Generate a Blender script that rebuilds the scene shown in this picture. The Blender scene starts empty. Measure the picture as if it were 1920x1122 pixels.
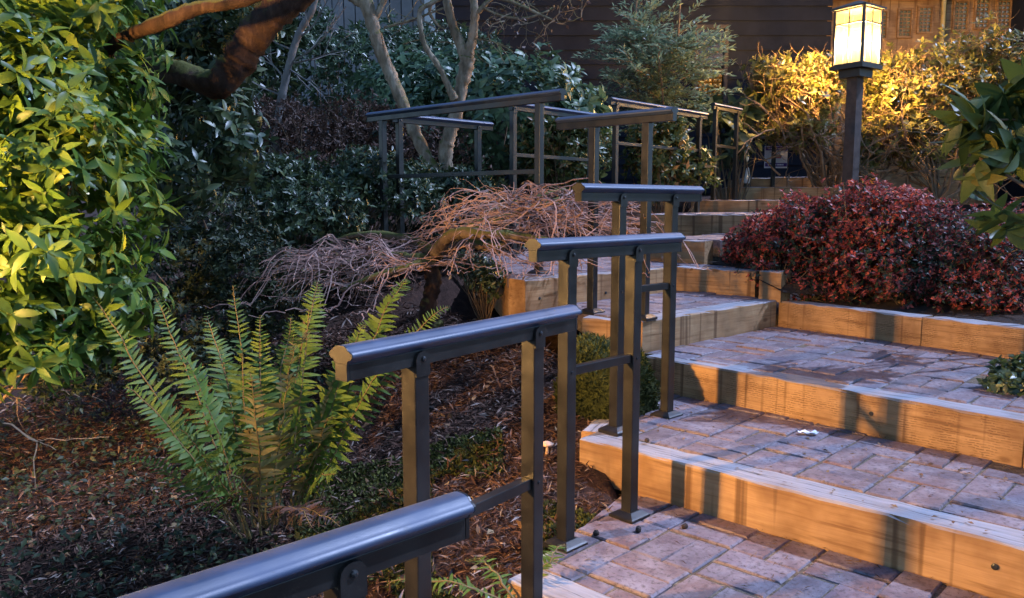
import bpy, math, random
import numpy as np
from mathutils import Vector, Matrix, Quaternion

random.seed(7)
rng = np.random.default_rng(11)
SC = bpy.context.scene
COL = SC.collection

# ------------------------------------------------------------------ camera
FPX, HOR, EYE = 1500.0, 383.0, 0.985
PITCH = math.atan((561 - HOR) / FPX)
cam = bpy.data.cameras.new('camera')
cam.sensor_width = 36.0
cam.lens = 36.0 * FPX / 1920.0
cam.clip_start = 0.05
cam.clip_end = 400
cam_o = bpy.data.objects.new('camera', cam)
COL.objects.link(cam_o)
cam_o.location = (0, 0, EYE)
cam_o.rotation_euler = (math.pi / 2 - PITCH, 0, 0)
SC.camera = cam_o

# ------------------------------------------------------------------ sky, sun, exposure
SUN_AZ, SUN_EL = 12.0, 50.0            # azimuth measured from +X towards +Y
SKY_STRENGTH = 0.11
SUN_STRENGTH = 3.0
EXPOSURE = 1.1
W = bpy.data.worlds.new('World')
SC.world = W
W.use_nodes = True
nt = W.node_tree
for n in list(nt.nodes):
    nt.nodes.remove(n)
sky = nt.nodes.new('ShaderNodeTexSky')
sky.sky_type = 'NISHITA'
sky.sun_disc = False
sky.sun_elevation = math.radians(SUN_EL)
sky.sun_rotation = math.radians(90 - SUN_AZ)
sky.ozone_density = 8.0
sky.dust_density = 0.0
bg = nt.nodes.new('ShaderNodeBackground')
bg.inputs['Strength'].default_value = SKY_STRENGTH
wo = nt.nodes.new('ShaderNodeOutputWorld')
nt.links.new(sky.outputs[0], bg.inputs[0])
nt.links.new(bg.outputs[0], wo.inputs[0])
sl = bpy.data.lights.new('sun', 'SUN')
sl.energy = SUN_STRENGTH
sl.angle = math.radians(0.8)
sl.color = (0.52, 0.64, 1.0)
so = bpy.data.objects.new('sun', sl)
COL.objects.link(so)
a, e = math.radians(SUN_AZ), math.radians(SUN_EL)
sdir = Vector((math.cos(a) * math.cos(e), math.sin(a) * math.cos(e), math.sin(e)))
so.rotation_euler = (-sdir).to_track_quat('-Z', 'Y').to_euler()
so.location = sdir * 30
vs = SC.view_settings
vs.view_transform = 'Standard'
vs.look = 'None'
vs.gamma = 1
vs.use_curve_mapping = False
vs.exposure = EXPOSURE
SC.cycles.max_bounces = 6
SC.cycles.transparent_max_bounces = 12

LAMP_LEFT = 6000.0
LAMP_RIGHT = 4300.0

# ------------------------------------------------------------------ pixel -> place helpers (used to measure the photograph)
def ray(px, py):
    u, v = (px - 960) / FPX, (py - 561) / FPX
    return np.array([u, math.cos(PITCH) - v * math.sin(PITCH), -math.sin(PITCH) - v * math.cos(PITCH)])
def by(px, py, Y):
    d = ray(px, py)
    return np.array([0, 0, EYE]) + d * (Y / d[1])
def bz(px, py, z):
    d = ray(px, py)
    return np.array([0, 0, EYE]) + d * ((z - EYE) / d[2])
def project(P):
    P = np.asarray(P, float).reshape(-1, 3)
    x, y, z = P[:, 0], P[:, 1], P[:, 2] - EYE
    yc = y * math.cos(PITCH) - z * math.sin(PITCH)
    zc = z * math.cos(PITCH) + y * math.sin(PITCH)
    yc = np.where(yc < 0.05, 0.05, yc)
    return 960 + FPX * x / yc, 561 - FPX * zc / yc, yc
UA = math.radians(-43.5)
U = np.array([math.cos(UA), math.sin(UA), 0])        # along the lower risers, towards the right
V = np.array([-math.sin(UA), math.cos(UA), 0])       # up the steps, away to the right
def norm(a):
    a = np.asarray(a, float)
    return a / (np.linalg.norm(a, axis=-1, keepdims=True) + 1e-12)

# ------------------------------------------------------------------ node helpers
def new_mat(name):
    m = bpy.data.materials.new(name)
    m.use_nodes = True
    t = m.node_tree
    for n in list(t.nodes):
        t.nodes.remove(n)
    out = t.nodes.new('ShaderNodeOutputMaterial')
    b = t.nodes.new('ShaderNodeBsdfPrincipled')
    t.links.new(b.outputs[0], out.inputs[0])
    return m, t, b, out
def N(t, typ, **kw):
    n = t.nodes.new('ShaderNode' + typ)
    for k, v in kw.items():
        if k in n.inputs.keys():
            n.inputs[k].default_value = v
        else:
            setattr(n, k, v)
    return n
def L(t, a, b):
    t.links.new(a, b)
def ramp(t, fac, stops):
    r = t.nodes.new('ShaderNodeValToRGB')
    el = r.color_ramp.elements
    while len(el) < len(stops):
        el.new(0.5)
    for i, (p, c) in enumerate(stops):
        el[i].position = p
        el[i].color = (*c, 1) if len(c) == 3 else c
    L(t, fac, r.inputs[0])
    return r.outputs[0]
def mix(t, fac, a, b, blend='MIX'):
    m = t.nodes.new('ShaderNodeMix')
    m.data_type = 'RGBA'
    m.blend_type = blend
    for s, v in ((m.inputs[0], fac), (m.inputs[6], a), (m.inputs[7], b)):
        if isinstance(v, (int, float)):
            s.default_value = v
        elif isinstance(v, tuple):
            s.default_value = (*v, 1)
        else:
            L(t, v, s)
    return m.outputs[2]
def mth(t, op, a, b=0.0, clamp=False):
    m = t.nodes.new('ShaderNodeMath')
    m.operation = op
    m.use_clamp = clamp
    for s, v in ((m.inputs[0], a), (m.inputs[1], b)):
        if isinstance(v, (int, float)):
            s.default_value = v
        else:
            L(t, v, s)
    return m.outputs[0]
def obj_coords(t, scale=(1, 1, 1), rand=True):
    tc = N(t, 'TexCoord')
    src = tc.outputs['Object']
    if rand:
        oi = N(t, 'ObjectInfo')
        off = mth(t, 'MULTIPLY', oi.outputs['Random'], 37.0)
        cb = N(t, 'CombineXYZ')
        L(t, off, cb.inputs[0]); L(t, off, cb.inputs[1])
        va = N(t, 'VectorMath', operation='ADD')
        L(t, src, va.inputs[0]); L(t, cb.outputs[0], va.inputs[1])
        src = va.outputs[0]
    mp = N(t, 'Mapping')
    mp.inputs['Scale'].default_value = scale
    L(t, src, mp.inputs['Vector'])
    return mp.outputs[0]
def noise(t, vec, scale, detail=4.0, rough=0.55):
    n = N(t, 'TexNoise')
    n.inputs['Scale'].default_value = scale
    n.inputs['Detail'].default_value = detail
    n.inputs['Roughness'].default_value = rough
    if vec is not None:
        L(t, vec, n.inputs['Vector'])
    return n.outputs[0]
def bump(t, b, h, strength, dist=0.01):
    n = N(t, 'Bump')
    n.inputs['Strength'].default_value = strength
    n.inputs['Distance'].default_value = dist
    L(t, h, n.inputs['Height'])
    L(t, n.outputs[0], b.inputs['Normal'])

# ------------------------------------------------------------------ materials
def mat_metal(name='dark_painted_metal', lo=(0.010, 0.0095, 0.009), hi=(0.019, 0.0175, 0.016), ior=1.42, rr=0.0):
    m, t, b, o = new_mat(name)
    c = obj_coords(t)
    n = noise(t, c, 14, 4)
    n2 = noise(t, c, 900, 2)
    L(t, ramp(t, n, [(0.35, lo), (0.7, hi)]), b.inputs['Base Color'])
    L(t, ramp(t, n, [(0.3, (0.28 + rr,) * 3), (0.7, (0.44 + rr,) * 3)]), b.inputs['Roughness'])
    b.inputs['IOR'].default_value = ior
    sc = noise(t, obj_coords(t, (3, 60, 60)), 6, 6, 0.75)
    dust = ramp(t, mth(t, 'ADD', mth(t, 'MULTIPLY', sc, 0.5), mth(t, 'MULTIPLY', noise(t, c, 45, 6, 0.75), 0.5)), [(0.54, (0, 0, 0)), (0.70, (0.55,) * 3)])
    base_link = b.inputs['Base Color'].links[0].from_socket
    L(t, mix(t, dust, base_link, (0.075, 0.066, 0.055)), b.inputs['Base Color'])
    rl = b.inputs['Roughness'].links[0].from_socket
    L(t, mix(t, dust, rl, (0.75, 0.75, 0.75)), b.inputs['Roughness'])
    bump(t, b, n2, 0.12, 0.001)
    return m
def mat_timber(name, incised):
    m, t, b, o = new_mat(name)
    c = obj_coords(t, (1.2, 14, 26))
    g = noise(t, c, 2.2, 7, 0.62)
    c2 = obj_coords(t, (1, 1, 1))
    bl = noise(t, c2, 5.0, 4)
    face = ramp(t, g, [(0.28, (0.13, 0.062, 0.024)), (0.46, (0.335, 0.20, 0.095)), (0.75, (0.45, 0.285, 0.145))])
    face = mix(t, mth(t, 'MULTIPLY', ramp(t, bl, [(0.42, (0, 0, 0)), (0.62, (1, 1, 1))]), 0.7), face, (0.17, 0.09, 0.04))
    # vertical drip stains and checks
    st = noise(t, obj_coords(t, (22, 1.0, 0.8)), 1.0, 2, 0.4)
    face = mix(t, mth(t, 'MULTIPLY', ramp(t, st, [(0.60, (0, 0, 0)), (0.68, (1, 1, 1))]), 0.8), face, (0.10, 0.05, 0.022))
    # knots
    vo = N(t, 'TexVoronoi')
    vo.inputs['Scale'].default_value = 3.1
    L(t, obj_coords(t, (1, 1, 2.2)), vo.inputs['Vector'])
    face = mix(t, ramp(t, vo.outputs['Distance'], [(0.0, (0.85,) * 3), (0.055, (0.6,) * 3), (0.10, (0, 0, 0))]), face, (0.11, 0.05, 0.02))
    h = g
    if incised:                                   # the short slits of pressure-treated timber
        br = N(t, 'TexBrick')
        br.offset = 0.5
        br.inputs['Scale'].default_value = 1.0
        br.inputs['Brick Width'].default_value = 0.030
        br.inputs['Row Height'].default_value = 0.0085
        br.inputs['Mortar Size'].default_value = 0.0030
        br.inputs['Mortar Smooth'].default_value = 0.2
        sx = N(t, 'SeparateXYZ')
        dn = noise(t, c2, 30, 2)
        L(t, c2, sx.inputs[0])
        cb = N(t, 'CombineXYZ')
        L(t, mth(t, 'ADD', sx.outputs[0], mth(t, 'MULTIPLY', dn, 0.05)), cb.inputs[0])
        L(t, mth(t, 'ADD', sx.outputs[2], mth(t, 'MULTIPLY', dn, 0.010)), cb.inputs[1])
        L(t, cb.outputs[0], br.inputs['Vector'])
        slit = mth(t, 'SUBTRACT', 1.0, br.outputs['Fac'])
        keep = ramp(t, noise(t, c2, 16, 3), [(0.42, (0, 0, 0)), (0.60, (1, 1, 1))])
        slit = mth(t, 'MULTIPLY', slit, keep)
        slit = mth(t, 'MULTIPLY', slit, 0.6)
        face = mix(t, slit, face, (0.07, 0.035, 0.016))
    # top face: silvered, checked and dirty from the weather
    tg = noise(t, obj_coords(t, (1.5, 30, 30)), 2.6, 8, 0.7)
    top = ramp(t, tg, [(0.34, (0.045, 0.042, 0.045)), (0.44, (0.25, 0.245, 0.26)), (0.75, (0.38, 0.375, 0.40))])
    top = mix(t, ramp(t, bl, [(0.5, (0, 0, 0)), (0.72, (0.5,) * 3)]), top, (0.20, 0.15, 0.125))
    geo = N(t, 'NewGeometry')
    tc = N(t, 'TexCoord')
    sn = N(t, 'SeparateXYZ')
    L(t, tc.outputs['Normal'], sn.inputs[0])
    up = ramp(t, sn.outputs[2], [(0.55, (0, 0, 0)), (0.85, (1, 1, 1))])
    L(t, mix(t, up, face, top), b.inputs['Base Color'])
    b.inputs['Roughness'].default_value = 0.72
    b.inputs['Specular IOR Level'].default_value = 0.25
    bump(t, b, mix(t, up, g, tg), 0.5, 0.004)
    return m
def mat_brick():
    m, t, b, o = new_mat('clay_paver')
    oi = N(t, 'ObjectInfo')
    base = ramp(t, oi.outputs['Random'], [(0.0, (0.140, 0.080, 0.074)), (0.25, (0.175, 0.120, 0.122)), (0.5, (0.120, 0.090, 0.100)), (0.75, (0.19, 0.150, 0.168)), (1.0, (0.140, 0.098, 0.114))])
    c = obj_coords(t)
    n = noise(t, c, 11, 6, 0.65)
    n2 = noise(t, c, 60, 4, 0.7)
    n3 = noise(t, c, 260, 3, 0.7)
    col = mix(t, ramp(t, n, [(0.42, (0, 0, 0)), (0.68, (0.55,) * 3)]), base, (0.34, 0.31, 0.33))
    col = mix(t, ramp(t, n2, [(0.50, (0, 0, 0)), (0.64, (0.8,) * 3)]), col, (0.075, 0.055, 0.055))
    n4 = noise(t, obj_coords(t), 4.0, 5, 0.7)
    col = mix(t, ramp(t, n4, [(0.50, (0, 0, 0)), (0.66, (0.45,) * 3)]), col, (0.075, 0.055, 0.060))
    col = mix(t, ramp(t, n3, [(0.64, (0, 0, 0)), (0.74, (0.3,) * 3)]), col, (0.40, 0.36, 0.34))
    L(t, col, b.inputs['Base Color'])
    b.inputs['Roughness'].default_value = 0.68
    b.inputs['Specular IOR Level'].default_value = 0.35
    hh = mth(t, 'ADD', mth(t, 'MULTIPLY', n2, 0.6), mth(t, 'MULTIPLY', n3, 0.4))
    bump(t, b, hh, 0.5, 0.004)
    return m
def mat_noise(name, stops, scale, rough=0.9, bstr=0.6, bdist=0.02, spec=0.2, detail=8.0):
    m, t, b, o = new_mat(name)
    c = obj_coords(t, rand=False)
    n = noise(t, c, scale, detail, 0.65)
    n2 = noise(t, c, scale * 9, 5, 0.7)
    s = mth(t, 'ADD', mth(t, 'MULTIPLY', n, 0.6), mth(t, 'MULTIPLY', n2, 0.4))
    L(t, ramp(t, s, stops), b.inputs['Base Color'])
    b.inputs['Roughness'].default_value = rough
    b.inputs['Specular IOR Level'].default_value = spec
    bump(t, b, s, bstr, bdist)
    return m
def mat_leaf(name, stops, rough=0.38, spec=0.5, transl=0.25, back=None):
    m, t, b, o = new_mat(name)
    at = N(t, 'Attribute', attribute_name='rnd')
    col = ramp(t, at.outputs['Fac'], stops)
    n = noise(t, obj_coords(t, rand=False), 25, 3)
    col = mix(t, mth(t, 'MULTIPLY', n, 0.5), col, (0.02, 0.025, 0.01), 'MIX') if transl >= 0 else col
    if back is not None:
        g = N(t, 'NewGeometry')
        col = mix(t, g.outputs['Backfacing'], col, back)
    L(t, col, b.inputs['Base Color'])
    b.inputs['Roughness'].default_value = rough
    b.inputs['Specular IOR Level'].default_value = spec
    tr = N(t, 'BsdfTranslucent')
    L(t, mix(t, 0.5, col, (0.35, 0.40, 0.05), 'SCREEN') if False else col, tr.inputs[0])
    mx = N(t, 'MixShader')
    mx.inputs[0].default_value = max(transl, 0.0)
    L(t, b.outputs[0], mx.inputs[1]); L(t, tr.outputs[0], mx.inputs[2])
    L(t, mx.outputs[0], o.inputs[0])
    return m
def mat_bark(name, stops, scale=18, moss=0.0, stretch=(1, 1, 0.35)):
    m, t, b, o = new_mat(name)
    c = obj_coords(t, stretch, rand=False)
    n = noise(t, c, scale, 7, 0.68)
    col = ramp(t, n, stops)
    h = n
    if moss > 0:
        geo = N(t, 'NewGeometry')
        sn = N(t, 'SeparateXYZ')
        L(t, geo.outputs['Normal'], sn.inputs[0])
        nn = noise(t, obj_coords(t, rand=False), 14, 4)
        f = mth(t, 'ADD', mth(t, 'MULTIPLY', sn.outputs[2], 0.55), nn)
        f = ramp(t, f, [(0.75 - moss * 0.3, (0, 0, 0)), (0.95 - moss * 0.3, (1, 1, 1))])
        col = mix(t, f, col, (0.085, 0.085, 0.022))
    L(t, col, b.inputs['Base Color'])
    b.inputs['Roughness'].default_value = 0.85
    b.inputs['Specular IOR Level'].default_value = 0.2
    bump(t, b, h, 0.9, 0.012)
    return m
def mat_plain(name, colour, rough=0.6, spec=0.4, vary=0.25, scale=9):
    m, t, b, o = new_mat(name)
    n = noise(t, obj_coords(t), scale, 5, 0.6)
    d = tuple(x * (1 - vary) for x in colour)
    l = tuple(min(1, x * (1 + vary)) for x in colour)
    L(t, ramp(t, n, [(0.3, d), (0.7, l)]), b.inputs['Base Color'])
    b.inputs['Roughness'].default_value = rough
    b.inputs['Specular IOR Level'].default_value = spec
    bump(t, b, n, 0.15, 0.003)
    return m
def mat_glow(name, colour, strength, clear, spot=False):
    m, t, b, o = new_mat(name)
    t.nodes.remove(b)
    em = N(t, 'Emission')
    em.inputs[0].default_value = (*colour, 1)
    em.inputs[1].default_value = strength
    if spot:                                      # frosted glass is brightest level with the bulb
        tc = N(t, 'TexCoord')
        sx = N(t, 'SeparateXYZ')
        L(t, tc.outputs['Generated'], sx.inputs[0])
        f = ramp(t, sx.outputs[2], [(0.0, (0.22,) * 3), (0.25, (0.55,) * 3), (0.5, (1, 1, 1)), (0.75, (0.8,) * 3), (1.0, (0.45,) * 3)])
        nn = noise(t, obj_coords(t, (1, 1, 0.35)), 30, 3)
        L(t, mth(t, 'MULTIPLY', mth(t, 'MULTIPLY', f, strength), mth(t, 'ADD', 0.55, nn)), em.inputs[1])
    tr = N(t, 'BsdfTransparent')
    mx = N(t, 'MixShader')
    mx.inputs[0].default_value = clear
    L(t, em.outputs[0], mx.inputs[1]); L(t, tr.outputs[0], mx.inputs[2])
    L(t, mx.outputs[0], o.inputs[0])
    return m

M = {}
M['metal'] = mat_metal()
M['cap_metal'] = mat_metal('cap_metal_sky_tint', (0.015, 0.028, 0.064), (0.022, 0.042, 0.095), 1.75, 0.14)  # blue sheen of the sky put into the base colour of the caps
M['timber'] = mat_timber('timber', False)
M['timber_slit'] = mat_timber('incised_timber', True)
M['brick'] = mat_brick()
M['bolt'] = mat_plain('bolt_metal', (0.02, 0.02, 0.02), 0.4)
M['joint'] = mat_noise('joint_sand', [(0.35, (0.04, 0.03, 0.022)), (0.5, (0.13, 0.10, 0.07)), (0.62, (0.26, 0.21, 0.15))], 40, 0.95, 0.8, 0.006)
M['soil'] = mat_noise('bark_mulch', [(0.3, (0.012, 0.008, 0.006)), (0.5, (0.045, 0.024, 0.017)), (0.7, (0.10, 0.055, 0.04))], 16, 0.95, 1.0, 0.03)
M['chip'] = mat_leaf('mulch_shred', [(0.0, (0.035, 0.018, 0.013)), (0.5, (0.095, 0.048, 0.032)), (0.85, (0.15, 0.09, 0.065)), (1.0, (0.28, 0.23, 0.20))], 0.8, 0.2, -1)
M['litter'] = mat_leaf('leaf_litter', [(0.0, (0.10, 0.045, 0.02)), (0.6, (0.24, 0.12, 0.05)), (1.0, (0.34, 0.24, 0.13))], 0.7, 0.3, 0.1)
M['petal'] = mat_leaf('fallen_petals', [(0.0, (0.30, 0.10, 0.08)), (0.5, (0.42, 0.22, 0.19)), (1.0, (0.55, 0.40, 0.34))], 0.7, 0.2, 0.1)
M['moss'] = mat_noise('moss', [(0.3, (0.010, 0.013, 0.004)), (0.5, (0.032, 0.040, 0.010)), (0.7, (0.085, 0.09, 0.022))], 30, 0.95, 1.0, 0.02)
M['moss_tuft'] = mat_leaf('moss_tuft', [(0, (0.018, 0.024, 0.006)), (0.6, (0.058, 0.070, 0.016)), (1, (0.18, 0.185, 0.045))], 0.8, 0.2, 0.2)
M['rhodo'] = mat_leaf('broad_evergreen_leaf', [(0, (0.048, 0.102, 0.016)), (0.5, (0.098, 0.19, 0.022)), (0.85, (0.155, 0.25, 0.028)), (1, (0.235, 0.285, 0.035))], 0.45, 0.35, 0.32)
M['rhodo_r'] = mat_leaf('large_rhododendron_leaf', [(0, (0.035, 0.070, 0.020)), (0.6, (0.06, 0.105, 0.022)), (0.9, (0.10, 0.125, 0.02)), (1, (0.26, 0.17, 0.03))], 0.48, 0.35, 0.25)
M['dark_leaf'] = mat_leaf('dark_evergreen_leaf', [(0, (0.022, 0.042, 0.020)), (0.6, (0.05, 0.085, 0.038)), (1, (0.10, 0.13, 0.045))], 0.42, 0.45, 0.15)
M['dim_leaf'] = mat_leaf('shade_darkened_leaf', [(0, (0.012, 0.022, 0.011)), (0.6, (0.028, 0.046, 0.021)), (1, (0.06, 0.075, 0.03))], 0.5, 0.3, 0.15)  # darker copy of the dark evergreen leaf, shade put into its colour
M['laurel'] = mat_leaf('laurel_leaf', [(0, (0.05, 0.10, 0.055)), (0.5, (0.085, 0.16, 0.085)), (1, (0.12, 0.21, 0.10))], 0.45, 0.5, 0.28)
M['small_hedge'] = mat_leaf('small_hedge_leaf', [(0, (0.03, 0.055, 0.03)), (0.6, (0.06, 0.11, 0.05)), (1, (0.09, 0.15, 0.06))], 0.4, 0.5, 0.2)
M['nandina'] = mat_leaf('nandina_leaf', [(0, (0.13, 0.20, 0.115)), (0.6, (0.25, 0.34, 0.20)), (1, (0.33, 0.40, 0.25))], 0.45, 0.4, 0.45)
M['azalea'] = mat_leaf('azalea_leaf', [(0, (0.045, 0.075, 0.022)), (0.6, (0.10, 0.13, 0.03)), (0.85, (0.16, 0.16, 0.035)), (0.93, (0.34, 0.17, 0.07)), (1, (0.42, 0.26, 0.08))], 0.42, 0.45, 0.25)
M['gold_azalea'] = mat_leaf('budding_azalea_leaf', [(0, (0.10, 0.11, 0.026)), (0.6, (0.20, 0.19, 0.045)), (1, (0.32, 0.28, 0.07))], 0.42, 0.45, 0.3)
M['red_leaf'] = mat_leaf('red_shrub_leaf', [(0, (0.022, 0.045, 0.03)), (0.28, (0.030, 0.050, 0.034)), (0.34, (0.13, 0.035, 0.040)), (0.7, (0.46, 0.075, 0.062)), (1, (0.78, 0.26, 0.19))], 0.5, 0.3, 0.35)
M['brown_leaf'] = mat_leaf('brown_winter_leaf', [(0, (0.040, 0.022, 0.018)), (0.6, (0.085, 0.040, 0.030)), (1, (0.15, 0.075, 0.05))], 0.6, 0.3, 0.15)
M['fern'] = mat_leaf('fern_leaf', [(0, (0.065, 0.13, 0.024)), (0.6, (0.12, 0.21, 0.034)), (1, (0.19, 0.27, 0.045))], 0.55, 0.3, 0.35, back=(0.20, 0.165, 0.060))
M['fern_stem'] = mat_plain('fern_stem', (0.14, 0.10, 0.035), 0.6)
M['twig'] = mat_bark('maple_twig', [(0.3, (0.16, 0.085, 0.072)), (0.55, (0.36, 0.225, 0.185)), (0.75, (0.52, 0.40, 0.35))], 9)
M['limb'] = mat_bark('mossy_limb', [(0.3, (0.06, 0.04, 0.03)), (0.6, (0.17, 0.12, 0.075)), (0.8, (0.25, 0.20, 0.12))], 18, 0.75)
M['big_bark'] = mat_bark('red_brown_bark', [(0.3, (0.014, 0.008, 0.006)), (0.55, (0.042, 0.023, 0.016)), (0.8, (0.11, 0.066, 0.044))], 20, 0.2)
M['pale_bark'] = mat_bark('pale_lichen_bark', [(0.3, (0.07, 0.048, 0.03)), (0.48, (0.20, 0.15, 0.10)), (0.75, (0.42, 0.35, 0.26))], 16, 0.3)
M['grey_bark'] = mat_bark('grey_bark', [(0.3, (0.09, 0.085, 0.08)), (0.7, (0.20, 0.19, 0.18))], 14)
M['shrub_bark'] = mat_bark('shrub_twig', [(0.3, (0.10, 0.065, 0.04)), (0.6, (0.21, 0.145, 0.09)), (0.8, (0.32, 0.24, 0.16))], 14)
M['house_wall'] = mat_plain('dark_stained_siding', (0.013, 0.015, 0.023), 0.8, 0.2, 0.25, 5)
M['house_trim'] = mat_plain('dark_trim', (0.026, 0.02, 0.02), 0.6)
M['entry_wood'] = mat_timber('entry_wood', False)
M['grey_siding'] = mat_plain('grey_vertical_siding', (0.24, 0.24, 0.25), 0.8, 0.2, 0.18, 6)
M['white_trim'] = mat_plain('white_painted_trim', (0.78, 0.80, 0.82), 0.5, 0.4, 0.06)
M['fixture'] = mat_plain('black_lantern_metal', (0.03, 0.025, 0.02), 0.45)
M['post_wood'] = mat_plain('dark_stained_post', (0.070, 0.052, 0.045), 0.75, 0.3, 0.3, 14)
M['pane'] = mat_glow('lit_lantern_glass', (1.0, 0.62, 0.22), 3.2, 0.45, True)
M['pane_top'] = mat_glow('lit_lantern_top_glass', (1.0, 0.50, 0.12), 1.6, 0.55)
M['bulb'] = mat_glow('lit_bulb', (1.0, 0.74, 0.40), 60.0, 0.0)
M['sign_white'] = mat_plain('sign_white', (0.75, 0.76, 0.80), 0.5, 0.4, 0.05)
M['sign_purple'] = mat_plain('sign_purple', (0.07, 0.035, 0.22), 0.5)
M['sign_red'] = mat_plain('sign_red', (0.45, 0.12, 0.12), 0.5)
M['mush_cap'] = mat_plain('mushroom_cap', (0.48, 0.30, 0.20), 0.6)
M['mush_stem'] = mat_plain('mushroom_stem', (0.55, 0.36, 0.24), 0.7)
M['cone'] = mat_plain('dark_cone', (0.025, 0.016, 0.012), 0.8)
M['paper'] = mat_plain('pale_scrap', (0.75, 0.78, 0.82), 0.6, 0.3, 0.08)
M['gravel'] = mat_noise('back_soil', [(0.3, (0.012, 0.009, 0.008)), (0.6, (0.05, 0.036, 0.028)), (0.8, (0.09, 0.065, 0.05))], 6, 0.95, 0.8, 0.05)

# ------------------------------------------------------------------ object helpers
def tag(o, label=None, cat=None, group=None, kind=None):
    if label: o['label'] = label
    if cat: o['category'] = cat
    if group: o['group'] = group
    if kind: o['kind'] = kind
    return o
def thing(name, loc, label, cat, group=None):
    o = bpy.data.objects.new(name, None)
    o.empty_display_size = 0.1
    COL.objects.link(o)
    o.location = tuple(float(x) for x in loc)
    return tag(o, label, cat, group)
def world_loc(o):
    l = Vector((0, 0, 0))
    while o is not None:
        l = l + o.location
        o = o.parent
    return l
class MB:
    """collects world-space vertices and faces of one mesh"""
    def __init__(s):
        s.v = []; s.f = []; s.n = 0; s.r = []
    def add(s, verts, faces, rnd=None):
        verts = np.asarray(verts, float).reshape(-1, 3)
        s.v.append(verts)
        for f in faces:
            s.f.append(tuple(int(i) + s.n for i in f))
        if rnd is not None:
            s.r.extend([rnd] * len(faces))
        s.n += len(verts)
    def box(s, c, ax, ay, az, hx, hy, hz):
        c = np.asarray(c, float)
        P = [c + sx * hx * ax + sy * hy * ay + sz * hz * az for sz in (-1, 1) for sy in (-1, 1) for sx in (-1, 1)]
        s.add(P, [(0, 2, 3, 1), (4, 5, 7, 6), (0, 1, 5, 4), (2, 6, 7, 3), (0, 4, 6, 2), (1, 3, 7, 5)])
    def tube(s, path, rad, sides=6, cap=True, rough=0.0):
        path = np.asarray(path, float)
        k = len(path)
        rad = np.broadcast_to(np.asarray(rad, float), (k,))
        tang = norm(np.gradient(path, axis=0))
        ref = np.array([0.31, 0.17, 0.93])
        a0 = norm(np.cross(tang, ref))
        b0 = np.cross(tang, a0)
        ang = np.linspace(0, 2 * math.pi, sides, endpoint=False)
        rr_ = np.repeat(rad[:, None], sides, 1)
        if rough:
            rr_ = rr_ * (1 + rough * rng.normal(size=rr_.shape) * 0.6 + rough * np.sin(3 * ang + 0.35 * np.arange(k)[:, None]))
        ring = path[:, None, :] + rr_[:, :, None] * (np.cos(ang)[None, :, None] * a0[:, None, :] + np.sin(ang)[None, :, None] * b0[:, None, :])
        F = []
        for i in range(k - 1):
            for j in range(sides):
                j2 = (j + 1) % sides
                F.append((i * sides + j, i * sides + j2, (i + 1) * sides + j2, (i + 1) * sides + j))
        if cap:
            F.append(tuple(range(sides))[::-1])
            F.append(tuple((k - 1) * sides + j for j in range(sides)))
        s.add(ring.reshape(-1, 3), F)
    def build(s, name, mat, parent=None, smooth=False, kind=None):
        V_ = np.concatenate(s.v) if s.v else np.zeros((0, 3))
        me = bpy.data.meshes.new(name)
        if parent is not None:
            V_ = V_ - np.array(world_loc(parent))
        me.from_pydata(V_.tolist(), [], s.f)
        if s.r:
            at = me.attributes.new('rnd', 'FLOAT', 'FACE')
            at.data.foreach_set('value', np.asarray(s.r, np.float32))
        if smooth:
            me.polygons.foreach_set('use_smooth', [True] * len(me.polygons))
        me.materials.append(mat)
        me.update()
        o = bpy.data.objects.new(name, me)
        COL.objects.link(o)
        if parent is not None:
            o.parent = parent
        if kind: o['kind'] = kind
        return o
def child(name, me, parent, mw):
    o = bpy.data.objects.new(name, me)
    COL.objects.link(o)
    o.parent = parent
    l = world_loc(parent)
    o.matrix_local = Matrix.Translation(-l) @ mw
    return o
X_, Y_, Z_ = np.eye(3)

# ------------------------------------------------------------------ leaves
def leaf_simple(w=0.4):
    v = np.array([[0, 0, 0], [0.45, w / 2, 0.07], [0.5, 0, 0], [0.45, -w / 2, 0.07], [1, 0, -0.06]])
    f = [(0, 3, 2), (0, 2, 1), (3, 4, 2), (2, 4, 1)]
    return v, f
def leaf_fine(w=0.36, curl=0.22, fold=0.16, petiole=0.10):
    st = [0.0, 0.14, 0.36, 0.62, 0.84, 1.0]
    wd = [0.10, 0.60, 1.0, 0.92, 0.50, 0.04]
    v = [[-petiole, 0.006, 0.01], [-petiole, -0.006, 0.01]]
    f = []
    for s_, q in zip(st, wd):
        zc = -curl * s_ * s_
        hw = w / 2 * q
        v += [[s_, hw, zc + fold * hw], [s_, 0, zc], [s_, -hw, zc + fold * hw]]
    for i in range(len(st) - 1):
        o_ = 2 + 3 * i
        f += [(o_ + 1, o_ + 4, o_ + 3, o_), (o_ + 2, o_ + 5, o_ + 4, o_ + 1)]
    f += [(0, 1, 3)]
    return np.array(v), f
def place_leaves(pos, dr, up, size, templ, rnd):
    """vectorised: returns verts, faces, rnd per face"""
    tv, tf = templ
    x = norm(dr)
    y = norm(np.cross(up, x))
    z = np.cross(x, y)
    n = len(pos)
    P = pos[:, None, :] + size[:, None, None] * (tv[None, :, 0, None] * x[:, None, :] + tv[None, :, 1, None] * y[:, None, :] + tv[None, :, 2, None] * z[:, None, :])
    k = len(tv)
    return P.reshape(-1, 3), tf, n, k, rnd
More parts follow.
